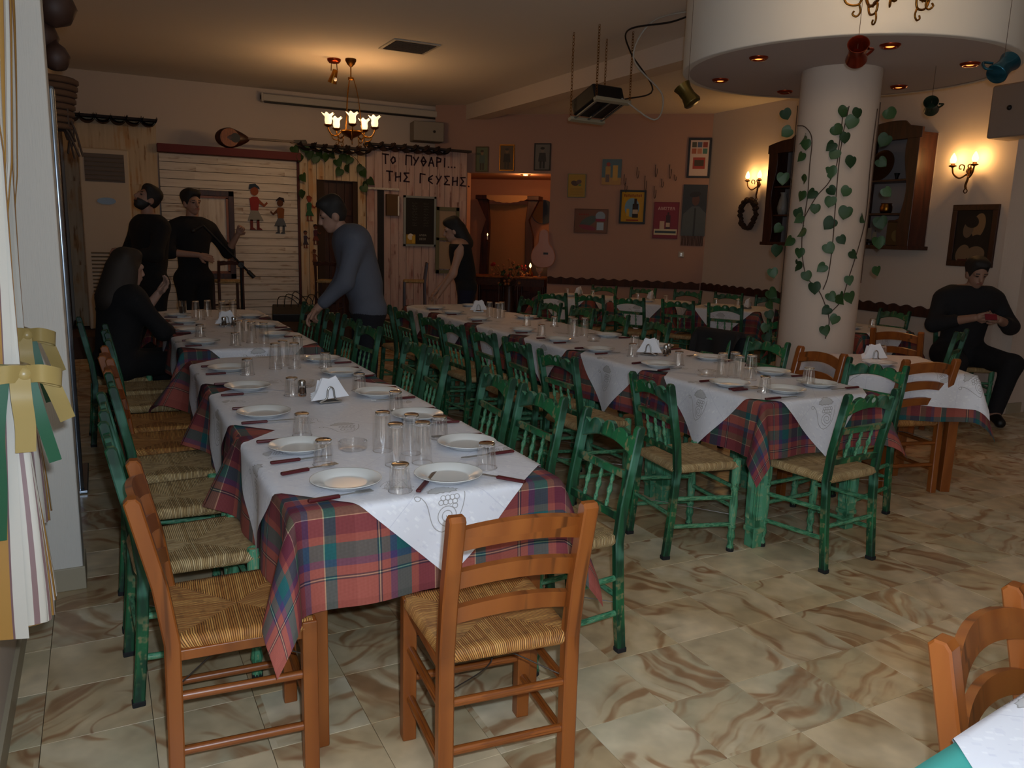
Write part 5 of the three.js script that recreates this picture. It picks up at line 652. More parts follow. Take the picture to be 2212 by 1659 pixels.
// ---------- recess furniture ----------
{
  const F = (name, label, cat, s, out, y = 0) => frameAt(thing(name, label, cat), W1A, W1B, s, y, out);
  const h = F('dresser', 'dark carved dresser with a lace cloth on top in the orange recess', 'dresser', -0.92, -1.1);
  mesh('base', boxUV(rbox(0.92, 0.8, 0.4, 0.01, 0, 0.4, 0)), M.dark, h); for (const k of [-1, 1]) mesh('side_post', boxUV(ext([[k * 0.46, 0.8], [k * 0.44, 1.5], [k * 0.36, 1.75], [k * 0.52, 2.08], [k * 0.34, 2.08], [k * 0.3, 1.7], [k * 0.32, 0.8]].slice(0, 7), 0.1, 0.006, 0, 0, 0.1)), M.dark, h);
  mesh('back_board', boxUV(box(0.7, 1.2, 0.02, 0, 1.4, -0.02)), mat(0x8a6038, 0.7), h); mesh('cornice', boxUV(rbox(1.06, 0.07, 0.34, 0.01, 0, 2.1, 0.04)), M.dark, h);
  for (let i = 0; i < 2; i++) mesh('drawer', [rbox(0.4, 0.16, 0.02, 0.004, -0.22 + i * 0.44, 0.68, 0.205), ball(0.015, -0.22 + i * 0.44, 0.68, 0.222)], M.dark, h);
  const lc = F('lace_cloth', 'scalloped cream lace cloth hanging over the dresser cornice', 'lace cloth', -0.92, -0.885, 2.136); const pt = [[-0.34, 0.0]]; for (let i = 0; i <= 40; i++) { const x = -0.34 + i * 0.017; pt.push([x, -0.05 - 0.06 * Math.cos(x / 0.34 * PI / 2) - 0.015 * Math.abs(Math.sin(i * 0.47))]); } pt.push([0.34, 0.0]); mesh('fall', ext(pt.reverse(), 0.004), mat(0xb08a60, 0.9), lc);
  const pic = F('round_picture', 'round picture half blue half orange on the recess wall', 'picture', -0.42, -1.42, 1.9); mesh('disc', cyl(0.2, 0.2, 0.02, 32, 0, 0, 0, PI / 2), mat(0x30404a, 0.6), pic); mesh('painted_half', at(new THREE.CircleGeometry(0.19, 24, PI / 2, PI), 0, 0, 0.0115), mat(0x9a6a34, 0.7), pic);
  const ca = F('small_cabinet', 'small dark cabinet carrying a candle beside the dresser', 'cabinet', -0.3, -1.05); mesh('body', boxUV(rbox(0.36, 1.2, 0.34, 0.008, 0, 0.6, 0)), M.dark, ca); mesh('door', rbox(0.28, 0.9, 0.016, 0.004, 0, 0.62, 0.176), M.dark, ca); mesh('handle', ball(0.014, 0.11, 0.62, 0.19), M.brass, ca);
  const cs = F('candlestick', 'brass candlestick on the small dark cabinet', 'candlestick', -0.36, -1.0, 1.2); mesh('stick', lathe([[0, 0], [0.05, 0.0], [0.05, 0.01], [0.014, 0.03], [0.01, 0.08], [0.02, 0.1], [0, 0.1]], 16), M.brass, cs); mesh('candle', cyl(0.01, 0.01, 0.12, 10, 0, 0.16, 0), M.china, cs);
  for (const [s, l] of [[-0.34, 'narrow side table with lit candle glass in front of the recess'], [-1.04, 'narrow side table in front of the dresser']]) { const t = F('side_table', l, 'table', s, -0.35); mesh('tabletop', boxUV(rbox(0.5, 0.03, 0.4, 0.006, 0, 0.86, 0)), M.orange, t); mesh('apron', box(0.44, 0.12, 0.34, 0, 0.785, 0), M.dark, t); for (const a of [-0.2, 0.2]) for (const b of [-0.15, 0.15]) mesh('leg', rod([a, 0, b], [a, 0.8, b], 0.02), M.dark, t); }
  const fl = F('oil_lamp', 'burning oil lamp on the side table before the recess', 'lamp', -0.38, -0.35, 0.875); mesh('font', lathe([[0, 0], [0.05, 0], [0.045, 0.05], [0.02, 0.09], [0.016, 0.12], [0, 0.12]], 18), M.brass, fl); mesh('flame', lathe([[0, 0.13], [0.018, 0.15], [0.02, 0.17], [0.008, 0.2], [0, 0.21]], 12), M.bulb, fl); const l = new THREE.PointLight(new THREE.Color(1, 0.5, 0.16), 0.06, 0, 2); l.name = 'light'; l.position.set(0, 0.17, 0); l.castShadow = true; fl.add(l);
  const gl = F('glass_goblet', 'pale glass goblet beside the burning oil lamp', 'goblet', -0.22, -0.3, 0.875); mesh('body', lathe([[0, 0], [0.04, 0], [0.012, 0.02], [0.012, 0.05], [0.05, 0.09], [0.055, 0.14], [0.05, 0.14], [0.044, 0.09], [0, 0.06]], 20), M.bottleGlass, gl);
  const c2 = F('candle_light', 'small burning candle on the dresser', 'candle', -1.22, -0.85, 1.45); mesh('bracket', [rod([0, -0.06, -0.12], [0, -0.05, 0], 0.008), lathe([[0, -0.05], [0.03, -0.045], [0.03, -0.03], [0, -0.03]], 14)], M.brass, c2); mesh('stick', cyl(0.009, 0.009, 0.06, 10, 0, 0, 0), M.china, c2); mesh('flame', lathe([[0, 0.03], [0.01, 0.045], [0.006, 0.065], [0, 0.075]], 10), M.bulb, c2);
  const fv = F('flower_bouquet', 'vase of pink and rust dried flowers before the dresser', 'flowers', -0.7, -0.3, 0.0); mesh('vase', lathe([[0, 0], [0.1, 0], [0.12, 0.3], [0.07, 0.62], [0.09, 0.72], [0.08, 0.72], [0, 0.6]], 20), mat(0x3a241a, 0.4), fv); const st = [], f1 = [], f2 = [], f3 = []; for (let i = 0; i < 70; i++) { const a = rr(0, 6.28), r = Math.sqrt(rnd()) * 0.3, y = 0.95 + rr(-0.12, 0.2) - r * 0.3, p = [Math.cos(a) * r, y, Math.sin(a) * r * 0.6]; st.push(rod([0, 0.65, 0], p, 0.003, 4)); (i % 7 === 0 ? f2 : i % 3 ? f1 : f3).push(at(new THREE.IcosahedronGeometry(rr(0.018, 0.034), 0), ...p)); } mesh('stalks', st, M.stem, fv); mesh('rust_blooms', f1, mat(0x8c5a3a, 0.9), fv); mesh('red_blooms', f2, mat(0x8c1c1c, 0.8), fv); mesh('green_sprays', f3, M.leaf2, fv);
  const gu = F('guitar_ornament', 'pink guitar-shaped ornament hanging at the edge of the recess', 'guitar', -0.02, 0.06, 1.28); gu.rotation.y += 0.1; const gs = new THREE.Shape(); gs.moveTo(0, -0.25); gs.bezierCurveTo(0.24, -0.25, 0.22, 0.0, 0.1, 0.1); gs.bezierCurveTo(0.06, 0.16, 0.1, 0.22, 0.06, 0.3); gs.bezierCurveTo(0.03, 0.34, -0.03, 0.34, -0.06, 0.3); gs.bezierCurveTo(-0.1, 0.22, -0.06, 0.16, -0.1, 0.1); gs.bezierCurveTo(-0.22, 0.0, -0.24, -0.25, 0, -0.25); mesh('body', ext(gs, 0.05, 0.012, -0.08, 0, 0), mat(0xb8806a, 0.25), gu); mesh('bridge', box(0.07, 0.03, 0.012, -0.04, -0.03, 0.03), M.blackPlastic, gu);
}

// ---------- projector on chains ----------
{
  const o = thing('projector', 'black projector in a metal tray hung on four chains from the ceiling', 'projector', [4.32, 2.66, -6.66], 0.1);
  const tilt = (g) => at(g, 0, 0.02, 0, -0.36), y3 = (z) => 0.04 + z * 0.35;
  mesh('body', tilt(rbox(0.36, 0.15, 0.36, 0.02, 0, 0.11, 0)), M.blackPlastic, o); mesh('lens', tilt(cyl(0.04, 0.045, 0.05, 18, -0.08, 0.11, -0.2, PI / 2)), M.blackMetal, o);
  for (const z of [-0.2, 0.2]) mesh('tray_bar', tilt(rbox(0.42, 0.035, 0.05, 0.006, 0, 0.016, z)), mat(0xa8a088, 0.6), o); for (const x of [-0.16, 0, 0.16]) mesh('tray_rail', tilt(box(0.02, 0.012, 0.4, x, 0.016, 0)), M.alu, o);
  for (const x of [-0.2, 0.2]) for (const z of [-0.19, 0.19]) { const n = 26, gs = [], h = CEIL - 2.66 - y3(z); for (let i = 0; i < n; i++) gs.push(at(new THREE.TorusGeometry(0.011, 0.0028, 4, 8).scale(1, 1.4, 1), x, y3(z) + h * (i + 0.5) / n, z, 0, i % 2 * PI / 2, 0)); mesh('chain', gs, M.brass, o); }
  const c = tag(mesh('white_cable', tube([[4.45, 2.8, -6.5], [4.75, 2.62, -6.35], [4.7, 2.8, -6.2], [4.35, 3.1, -6.2], [4.42, 3.36, -6.1], [4.5, 3.38, -5.6], [4.62, 3.36, -5.32]], 0.008, 60, 6), M.whitePlastic), 'white cable looping from the projector to the drum', 'cable'); void c;
  tag(mesh('black_cable', tube([[4.5, 2.8, -6.55], [4.8, 2.9, -6.5], [4.45, 3.2, -6.4], [4.3, 3.32, -6.25], [4.45, 3.33, -5.8], [4.55, 3.36, -5.45], [4.6, 3.3, -5.32]], 0.008, 60, 6), M.blackPlastic), 'black cable running from the projector to the drum', 'cable');
}

// ---------- hanging mugs ----------
function mug(pos, m, label, tilt, ry, big, top) {
  const o = thing('hanging_mug', label, 'mug', pos, ry), s = big; const b = new THREE.Group(); b.name = 'cup'; const add = (n, g, mm) => mesh(n, g, mm, o);
  add('cup', at(fluted([[0, -0.06 * s], [0.045 * s, -0.06 * s], [0.05 * s, -0.05 * s], [0.04 * s, -0.01 * s], [0.04 * s, 0.03 * s], [0.05 * s, 0.06 * s], [0.046 * s, 0.06 * s], [0.035 * s, 0.03 * s], [0.036 * s, -0.045 * s], [0, -0.05 * s]], 1, 0, 0, 1), 0, 0, 0, tilt, 0, 0.2), m);
  add('handle', at(tube([[0.04 * s, 0.035 * s, 0], [0.085 * s, 0.03 * s, 0], [0.085 * s, -0.03 * s, 0], [0.042 * s, -0.03 * s, 0]], 0.007 * s, 14, 6), 0, 0, 0, tilt, 0.9, 0.2), m);
  add('string', rod([0, 0.02, 0], [0, top - pos[1], 0], 0.0015, 4), M.stem);
}
mug([3.78, 2.56, -3.27], mat(0x7c2a14, 0.25, { metalness: 0.7 }), 'copper-red mug hanging in front of the drum', 1.1, -0.6, 1.15, CEIL);
mug([4.72, 2.55, -3.04], mat(0x1a4a5c, 0.2, { metalness: 0.7 }), 'shiny blue mug hanging at the right edge of the drum', 0.9, 1.8, 1.2, CEIL);
mug([5.1, 2.46, -3.75], mat(0x3a4a3a, 0.25, { metalness: 0.6 }), 'small green mug hanging under the drum beside the wall cabinet', 1.2, -0.8, 0.95, DH);
mug([3.6, 2.48, -4.48], mat(0x5a4a20, 0.25, { metalness: 0.7 }), 'brass mug hanging left of the drum', -0.6, 0.3, 1.2, CEIL);

// ---------- ivy ----------
{
  const leafGeo = (() => { const s = new THREE.Shape(); s.moveTo(0, -0.055); s.bezierCurveTo(0.018, -0.035, 0.045, -0.02, 0.04, 0.012); s.bezierCurveTo(0.036, 0.034, 0.014, 0.036, 0, 0.022); s.bezierCurveTo(-0.014, 0.036, -0.036, 0.034, -0.04, 0.012); s.bezierCurveTo(-0.045, -0.02, -0.018, -0.035, 0, -0.055); const g = new THREE.ShapeGeometry(s, 6), P = g.attributes.position; for (let i = 0; i < P.count; i++) { const x = P.getX(i), y = P.getY(i); P.setZ(i, -Math.abs(x) * 0.35 + 0.006 * Math.sin(y * 60)); } g.computeVertexNormals(); return g; })();
  const L = [[-0.70, 2.42], [-0.41, 2.41], [-0.52, 2.35], [-0.85, 2.30], [-0.62, 2.25], [-1.65, 2.25], [-1.53, 2.21], [-0.91, 2.19], [-0.82, 2.14], [-1.64, 2.13], [-0.44, 2.09], [-0.89, 2.02], [-1.57, 1.97], [-0.84, 1.89], [-0.47, 1.89], [-1.52, 1.86], [-1.24, 1.87], [-0.82, 1.82], [-1.14, 1.77], [-1.61, 1.74], [-1.52, 1.70], [-0.45, 1.75], [-0.76, 1.67], [-1.42, 1.61], [-1.77, 1.54], [-0.49, 1.56], [-0.76, 1.50], [-1.45, 1.46], [-1.49, 1.37], [-0.84, 1.36], [-1.19, 1.30], [-0.99, 1.22], [-0.60, 1.16], [-0.35, 1.15], [-0.64, 1.06], [-0.42, 1.00], [-0.65, 0.92], [-0.12, 1.46], [-0.18, 1.28], [-0.10, 1.16], [-2.36, 2.45], [-2.3, 2.32], [0.30, 2.42], [0.2, 2.09], [0.1, 1.71], [0.5, 1.35], [0.5, 1.69], [0.55, 1.9], [0.5, 1.55], [0.45, 2.25], [-2.5, 2.0], [-2.5, 1.63], [-2.45, 1.47], [-2.5, 1.30], [-2.55, 1.14], [-2.5, 0.98], [-2.4, 0.88], [-2.6, 1.05], [-2.5, 0.8]];
  const iv = thing('ivy_garland', 'green heart-leaved ivy strands wound down the column', 'ivy', [CX, 0, CZ]), R = 0.277;
  const at2 = (a, y, r) => [Math.sin(a) * r, y, Math.cos(a) * r];
  const strand = (pts) => mesh('stem', tube(pts.map(([a, y, r]) => at2(a, y, r ?? R)), 0.0035, 60, 5), M.stem, iv);
  strand([[-0.6, 2.45], [-0.68, 2.25], [-0.7, 2.0], [-0.68, 1.75], [-0.66, 1.5], [-0.7, 1.28], [-0.78, 1.2]]); strand([[-0.72, 2.42], [-0.74, 2.2], [-0.76, 2.05], [-0.9, 1.94], [-1.15, 1.85], [-1.4, 1.72], [-1.5, 1.66]]); strand([[-2.1, 2.35], [-1.7, 2.33], [-1.45, 2.26], [-1.42, 2.05], [-1.4, 1.85], [-1.45, 1.6], [-1.4, 1.45], [-1.2, 1.28], [-0.9, 1.2], [-0.7, 1.1], [-0.55, 0.98], [-0.6, 0.85]]); strand([[0.3, 2.45], [0.25, 2.1], [0.3, 1.7], [0.1, 1.5], [-0.12, 1.3], [-0.3, 1.12], [-0.5, 1.05]]); strand([[-2.36, 2.5], [-2.4, 2.0], [-2.45, 1.5], [-2.5, 1.1], [-2.45, 0.75]]); strand([[0.5, 2.5], [0.5, 2.0], [0.52, 1.6], [0.5, 1.25]]);
  L.forEach(([a, y], i) => { const side = a < -2 || a > 0.15, r = R + (side ? rr(0.05, 0.1) : rr(0.008, 0.03)), m = mesh('leaf', leafGeo, [M.leaf, M.leaf2, M.leaf3][i % 3], iv), p = at2(a, y, r); m.position.set(...p); m.rotation.set(rr(-0.35, 0.05), (side ? -0.75 : a) + rr(-0.5, 0.5), rr(-0.9, 0.9), 'YXZ'); m.scale.setScalar(rr(0.85, 1.2)); });
  const iv2 = thing('ivy_garland', 'dark ivy hanging over the tiles of the stage backdrop', 'ivy', [0, 0, ZS]);
  mesh('stem', tube([[2.35, 2.62, 0.16], [2.6, 2.56, 0.18], [2.9, 2.55, 0.18], [3.2, 2.5, 0.16], [3.35, 2.35, 0.06], [3.4, 2.15, 0.05]], 0.004, 30, 5), M.stem, iv2);
  [[2.42, 2.55], [2.5, 2.45], [2.55, 2.58], [2.62, 2.5], [2.7, 2.45], [2.76, 2.52], [2.85, 2.48], [2.93, 2.53], [3.0, 2.42], [3.08, 2.5], [3.16, 2.47], [3.14, 2.36], [3.02, 2.3], [3.32, 2.36], [3.36, 2.3], [3.4, 2.16], [3.36, 2.1], [3.46, 2.2], [2.53, 2.2], [2.52, 1.98]].forEach(([x, y], i) => { const m = mesh('leaf', leafGeo, i % 2 ? M.leaf2 : M.leaf, iv2); m.position.set(x, y, 0.1); m.rotation.set(rr(-0.4, 0.4), rr(-0.7, 0.7), rr(-0.8, 0.8)); m.scale.setScalar(1.5); });
}

// ---------- curtains ----------
function curtain(zc, x0, half, label) {
  const o = thing('curtain', label, 'curtain', [0, 0, 0]), n = 150, rows = 60, pos = [], uv = [], idx = [], y0 = 0.63, y1 = 2.62, yt = 1.2;
  for (let j = 0; j <= rows; j++) for (let i = 0; i <= n; i++) {
    const y = lerp(y0, y1, j / rows), u = i / n, t = y > yt ? smooth(yt, yt + 1.2, y) : smooth(yt, y0 - 0.1, y), up = y > yt;
    const hw = up ? lerp(0.05, half, t) : lerp(0.05, half * 0.33, t), amp = up ? lerp(0.035, 0.06, Math.min(1, t * 3)) : lerp(0.035, 0.085, t);
    const w = (u - 0.5) * 2, z = zc + w * hw + 0.35 * hw * Math.sin(u * PI * 2 * 7) * 0.3, x = x0 + amp * Math.sin(u * PI * 2 * 7 + 0.8) + 0.014 * Math.sin(u * 41 + y * 3) - (up ? 0.0 : 0.02) * t;
    pos.push(Math.max(x, XL + 0.02), y + (j === 0 ? 0.012 * Math.sin(u * 30) : 0), z); uv.push(u * 6.5, y); if (i < n && j < rows) { const q = j * (n + 1) + i; idx.push(q, q + n + 1, q + 1, q + 1, q + n + 1, q + n + 2); }
  }
  const g = new THREE.BufferGeometry(); g.setAttribute('position', new THREE.Float32BufferAttribute(pos, 3)); g.setAttribute('uv', new THREE.Float32BufferAttribute(uv, 2)); g.setIndex(idx); g.computeVertexNormals(); mesh('drape', g, M.curtain, o);
  const ribbon = (pts, w, nrm, wv) => { // flat satin band along a path
    const c = new THREE.CatmullRomCurve3(pts.map((p) => V3(...p))), N = 26, P = [], I = [], W = []; const side = V3(...nrm).normalize();
    for (let i = 0; i <= N; i++) { const p = c.getPoint(i / N), tt = c.getTangent(i / N), b = wv ? V3(...wv) : tt.clone().cross(side).normalize(); for (const k of [-1, 1]) { const q = p.clone().addScaledVector(b, k * w / 2); P.push(q.x, q.y, q.z); W.push(i / N, k * 0.5 + 0.5); } if (i < N) { const a = i * 2; I.push(a, a + 2, a + 1, a + 1, a + 2, a + 3); } }
    const q = new THREE.BufferGeometry(); q.setAttribute('position', new THREE.Float32BufferAttribute(P, 3)); q.setAttribute('uv', new THREE.Float32BufferAttribute(W, 2)); q.setIndex(I); q.computeVertexNormals(); return q;
  };
  const X = x0 + 0.06, T = (dx, y, dz) => [X + dx, y, zc + dz], F = [0.25, 0, 1];
  mesh('tie_band', tube([[x0 + 0.055, yt, zc + 0.02], [x0, yt + 0.01, zc + 0.08], [x0 - 0.055, yt, zc], [x0, yt, zc - 0.075]], 0.016, 30, 8, true), M.satinGold, o);
  const loop = (pts, w) => mesh('bow_loop', ribbon(pts, w, F, [0.1, 0.98, 0.1]), M.satinGold, o), tail = (n, pts, w, m) => mesh(n, ribbon(pts, w, F), m, o);
  loop([T(0, yt, 0.07), T(-0.035, yt + 0.006, 0.1), T(-0.08, yt - 0.004, 0.085), T(-0.075, yt - 0.012, 0.055), T(-0.03, yt - 0.004, 0.05), T(0, yt, 0.06)], 0.04); loop([T(0, yt, 0.07), T(0.03, yt + 0.004, 0.09), T(0.065, yt - 0.012, 0.06), T(0.06, yt - 0.02, 0.03), T(0.02, yt - 0.006, 0.04), T(0, yt, 0.06)], 0.04);
  mesh('knot', ball(0.02, ...T(-0.005, yt, 0.065)), M.satinGold, o);
  tail('gold_tail', [T(-0.012, yt + 0.0, 0.08), T(-0.01, yt - 0.05, 0.095), T(-0.008, yt - 0.11, 0.09), T(-0.012, yt - 0.17, 0.085)], 0.04, M.satinGold); tail('gold_tail', [T(0.03, yt, 0.0), T(0.05, yt - 0.06, -0.01), T(0.068, yt - 0.13, -0.04)], 0.034, M.satinGold);
  tail('green_tail', [T(-0.045, yt - 0.01, 0.09), T(-0.06, yt - 0.12, 0.1), T(-0.065, yt - 0.24, 0.1), T(-0.075, yt - 0.36, 0.1)], 0.03, M.satinGreen); tail('green_tail', [T(0.005, yt - 0.01, 0.07), T(0.022, yt - 0.1, 0.075), T(0.042, yt - 0.2, 0.07)], 0.026, M.satinGreen); tail('green_loop', [T(-0.01, yt, 0.06), T(-0.06, yt + 0.012, 0.08), T(-0.085, yt + 0.0, 0.075)], 0.028, M.satinGreen);
}
curtain(-2.06, -0.212, 0.42, 'striped cream and gold curtain tied with a gold bow, nearer one');
curtain(-2.75, -0.25, 0.36, 'striped cream and gold curtain tied back beside the pilaster');
tag(mesh('curtain_rod', rod([XL + 0.13, 2.66, -1.4], [XL + 0.13, 2.66, -3.4], 0.014), M.brassDark), 'brass rod carrying the striped curtains', 'curtain rod');

// ---------- left upper ornaments ----------
{
  const gp = thing('glint_screen', 'made-up glass screen with a polished post catching the flash behind the pilaster', 'glass screen', [-0.165, 0, -5.0]); mesh('post', lathe([[0.018, 0], [0.02, 0.02], [0.02, 2.2], [0.014, 2.215], [0, 2.22]], 20), M.alu, gp); mesh('pane', box(0.008, 2.0, 0.55, -0.006, 1.1, -0.29), mat(0x2a333c, 0.12), gp); mesh('foot', rbox(0.12, 0.02, 0.6, 0.006, -0.02, 0.012, -0.26), M.alu, gp);  // invented screen, its round post shaped to return the flash as a glint
  const b = thing('wicker_basket', 'brown wicker basket hung high beside the stage backdrop', 'basket', [-0.19, 2.04, -5.25]);
  for (let k = 0; k < 8; k++) mesh('weave_band', tube(Array.from({ length: 16 }, (_, i) => { const a = i / 16 * PI * 2; return [Math.cos(a) * (0.1 + 0.006 * k), 0.034 * k + 0.006 * Math.sin(a * 8 + k * PI), Math.sin(a) * (0.1 + 0.006 * k)]; }), 0.018, 48, 6, true), mat(0x5a3a22, 0.9), b); mesh('base', cyl(0.1, 0.1, 0.03, 20, 0, 0, 0), mat(0x4a2e1a, 0.9), b);
  for (let k = 0; k < 9; k++) mesh('twig', tube([[rr(-0.1, 0.1), 0.1, rr(-0.1, 0.1)], [rr(0.06, 0.12), 0.0, rr(-0.1, 0.1)], [rr(0.08, 0.17), rr(-0.16, -0.05), rr(-0.1, 0.1)]], 0.006, 10, 4), M.stem, b);
  const g = thing('dried_gourds', 'cluster of dark dried gourds hanging under the ceiling', 'gourds', [-0.15, 2.12, -4.35]);
  for (const [x, y, z, r] of [[0, 0.5, 0, 0.1], [0.05, 0.36, 0.03, 0.09], [-0.02, 0.24, -0.03, 0.08], [0.04, 0.14, 0.02, 0.06], [-0.03, 0.4, 0.06, 0.08]]) mesh('gourd', lathe([[0, -r * 1.2], [r * 0.7, -r * 0.9], [r, -r * 0.2], [r * 0.7, r * 0.5], [r * 0.3, r * 0.9], [0.01, r * 1.3]], 16, x, y, z, rr(-0.4, 0.4), 0, rr(-0.4, 0.4)), mat(0x3a2014, 0.6), g); mesh('cord', rod([0, 0.1, 0], [0, 1.28, 0], 0.006), M.stem, g);
}

// ---------- people ----------
function blob(prims, cell, k, cuts = []) { // smooth union of tapered capsules and ellipsoids, meshed on a grid
  const lo = V3(1e9, 1e9, 1e9), hi = V3(-1e9, -1e9, -1e9), tmp = V3(0, 0, 0);
  for (const p of prims) { const r = p.e ? Math.max(...p.e) : Math.max(p.r, p.s); for (const q of p.e ? [p.a] : [p.a, p.b]) { tmp.set(...q); lo.min(tmp.clone().subScalar(r)); hi.max(tmp.clone().addScalar(r)); } }
  lo.subScalar(0.03); hi.addScalar(0.03);
  const ex = hi.clone().sub(lo), N = Math.min(120, Math.ceil(Math.max(ex.x, ex.y, ex.z) / cell) + 4), mc = new MarchingCubes(N, new THREE.MeshBasicMaterial(), false, false, 90000), half = N / 2, F = mc.field, S = new Float32Array(N * N * N);
  const ctr = lo.clone().add(hi).multiplyScalar(0.5), sc = ex.clone().multiplyScalar(0.5 * half / (half - 3)), gx = (i) => ctr.x + (i - half) / half * sc.x, gy = (i) => ctr.y + (i - half) / half * sc.y, gz = (i) => ctr.z + (i - half) / half * sc.z;
  for (const p of prims) {
    const r = p.e ? Math.max(...p.e) : Math.max(p.r, p.s), m = r + 0.06, A = p.a, B = p.e ? p.a : p.b, rg = (c, s, a, b) => [Math.max(0, Math.floor((Math.min(a, b) - m - c) / s * half + half)), Math.min(N - 1, Math.ceil((Math.max(a, b) + m - c) / s * half + half))];
    const [x0, x1] = rg(ctr.x, sc.x, A[0], B[0]), [y0, y1] = rg(ctr.y, sc.y, A[1], B[1]), [z0, z1] = rg(ctr.z, sc.z, A[2], B[2]), dx = B[0] - A[0], dy = B[1] - A[1], dz = B[2] - A[2], L2 = dx * dx + dy * dy + dz * dz || 1e-9;
    for (let z = z0; z <= z1; z++) for (let y = y0; y <= y1; y++) for (let x = x0; x <= x1; x++) {
      const px = gx(x) - A[0], py = gy(y) - A[1], pz = gz(z) - A[2]; let d;
      if (p.e) { const q = Math.sqrt((px / p.e[0]) ** 2 + (py / p.e[1]) ** 2 + (pz / p.e[2]) ** 2); d = (q - 1) * Math.min(...p.e); }
      else { const t = clamp((px * dx + py * dy + pz * dz) / L2); d = Math.hypot(px - dx * t, (py - dy * t), (pz - dz * t) * (p.f ?? 1)) - lerp(p.r, p.s, t); }
      if (d < 0.06) S[(z * N + y) * N + x] += Math.exp(-k * d);
    }
  }
  for (let z = 0; z < N; z++) for (let y = 0; y < N; y++) for (let x = 0; x < N; x++) { const i = (z * N + y) * N + x; let f = S[i] > 0 ? Math.log(S[i]) / k : -0.08; if (f > -0.05) for (const c of cuts) f = Math.min(f, -c(gx(x), gy(y), gz(z))); F[i] = Math.max(f, -0.08); }
  mc.isolation = 0; mc.update();
  const n = mc.count, P = new Float32Array(n * 3); for (let i = 0; i < n; i++) { P[i * 3] = ctr.x + mc.positionArray[i * 3] * sc.x; P[i * 3 + 1] = ctr.y + mc.positionArray[i * 3 + 1] * sc.y; P[i * 3 + 2] = ctr.z + mc.positionArray[i * 3 + 2] * sc.z; }
  let g = new THREE.BufferGeometry(); g.setAttribute('position', new THREE.BufferAttribute(P, 3)); g = mergeVertices(g, 1e-5); g.computeVertexNormals(); return g;
}
const cap = (a, b, r, s = r, f) => ({ a, b, r, s, f });
function paint(g, fn) { const P = g.attributes.position, c = new Float32Array(P.count * 3), v = V3(0, 0, 0); for (let i = 0; i < P.count; i++) { v.fromBufferAttribute(P, i); const q = fn(v); c.set(q, i * 3); } g.setAttribute('color', new THREE.BufferAttribute(c, 3)); return g; }
function headGeo(skin, o) {
  const g = blob([{ a: [0, 0.025, -0.012], e: [0.074, 0.1, 0.093] }, { a: [0, -0.045, 0.022], e: [0.056, 0.066, 0.066] }, { a: [0, -0.088, 0.052], e: [0.026, 0.022, 0.026] }, cap([0, 0.02, 0.086], [0, -0.022, 0.106], 0.009, 0.014), cap([-0.042, 0.03, 0.068], [0.042, 0.03, 0.068], 0.016), cap([-0.02, -0.052, 0.08], [0.02, -0.052, 0.08], 0.009), { a: [-0.076, -0.008, -0.012], e: [0.012, 0.032, 0.02] }, { a: [0.076, -0.008, -0.012], e: [0.012, 0.032, 0.02] }], 0.0045, 130);
  return paint(g, (p) => {
    const ey = Math.min(Math.hypot(p.x - 0.032, (p.y - 0.008) * 1.8, (p.z - 0.08) * 0.5), Math.hypot(p.x + 0.032, (p.y - 0.008) * 1.8, (p.z - 0.08) * 0.5));
    if (ey < 0.012) return [0.03, 0.02, 0.018]; if (p.z > 0.05 && Math.abs(p.y - 0.033) < 0.005 && Math.abs(Math.abs(p.x) - 0.033) < 0.018) return o.hair; if (p.z > 0.07 && Math.abs(p.y + 0.052) < 0.007 && Math.abs(p.x) < 0.024) return [skin[0] * 0.8, skin[1] * 0.5, skin[2] * 0.5];
    if (o.beard && p.y < -0.03 && p.z > -0.02 && !(p.y > -0.045 && Math.abs(p.x) < 0.02 && p.z > 0.09)) return o.hair; return skin;
  });
}
function handGeo(wrist, dir, palm, curl, side, skin) { // palm, four fingers of unequal length and a thumb from its side
  const D = V3(...dir).normalize(), Nn = V3(...palm); Nn.addScaledVector(D, -Nn.dot(D)).normalize(); const Sx = D.clone().cross(Nn).multiplyScalar(side), W = V3(...wrist), pt = (x, y, z) => W.clone().addScaledVector(D, x).addScaledVector(Sx, y).addScaledVector(Nn, z).toArray();
  const pr = [cap(pt(-0.01, 0, 0), pt(0.03, 0, 0), 0.024, 0.025), cap(pt(0.03, 0.02, 0), pt(0.078, 0.027, 0), 0.017, 0.014), cap(pt(0.03, -0.018, 0), pt(0.074, -0.028, 0), 0.017, 0.013), cap(pt(0.03, 0, 0), pt(0.08, 0, 0), 0.018, 0.014)];
  [[0.03, 0.068], [0.011, 0.078], [-0.009, 0.073], [-0.028, 0.056]].forEach(([y, L], i) => { let x = 0.082, z = 0, a = 0, p = pt(x, y, z); for (let j = 0; j < 3; j++) { a += curl * (j ? 1 : 0.8); const l = L * [0.45, 0.32, 0.25][j]; x += Math.cos(a) * l; z += Math.sin(a) * l; const q = pt(x, y * (1 + j * 0.05), z); pr.push(cap(p, q, 0.0095 - j * 0.0008, 0.0087 - j * 0.0008)); p = q; } });
  { const a = pt(0.02, 0.026, 0.004), b = pt(0.05, 0.052, 0.014), c = pt(0.075, 0.055, 0.024); pr.push(cap(a, b, 0.013, 0.011), cap(b, c, 0.0105, 0.009)); }
  return paint(blob(pr, 0.0032, 420), () => skin);
}
const mvec = (a, b, t) => a.map((v, i) => lerp(v, b[i], t));
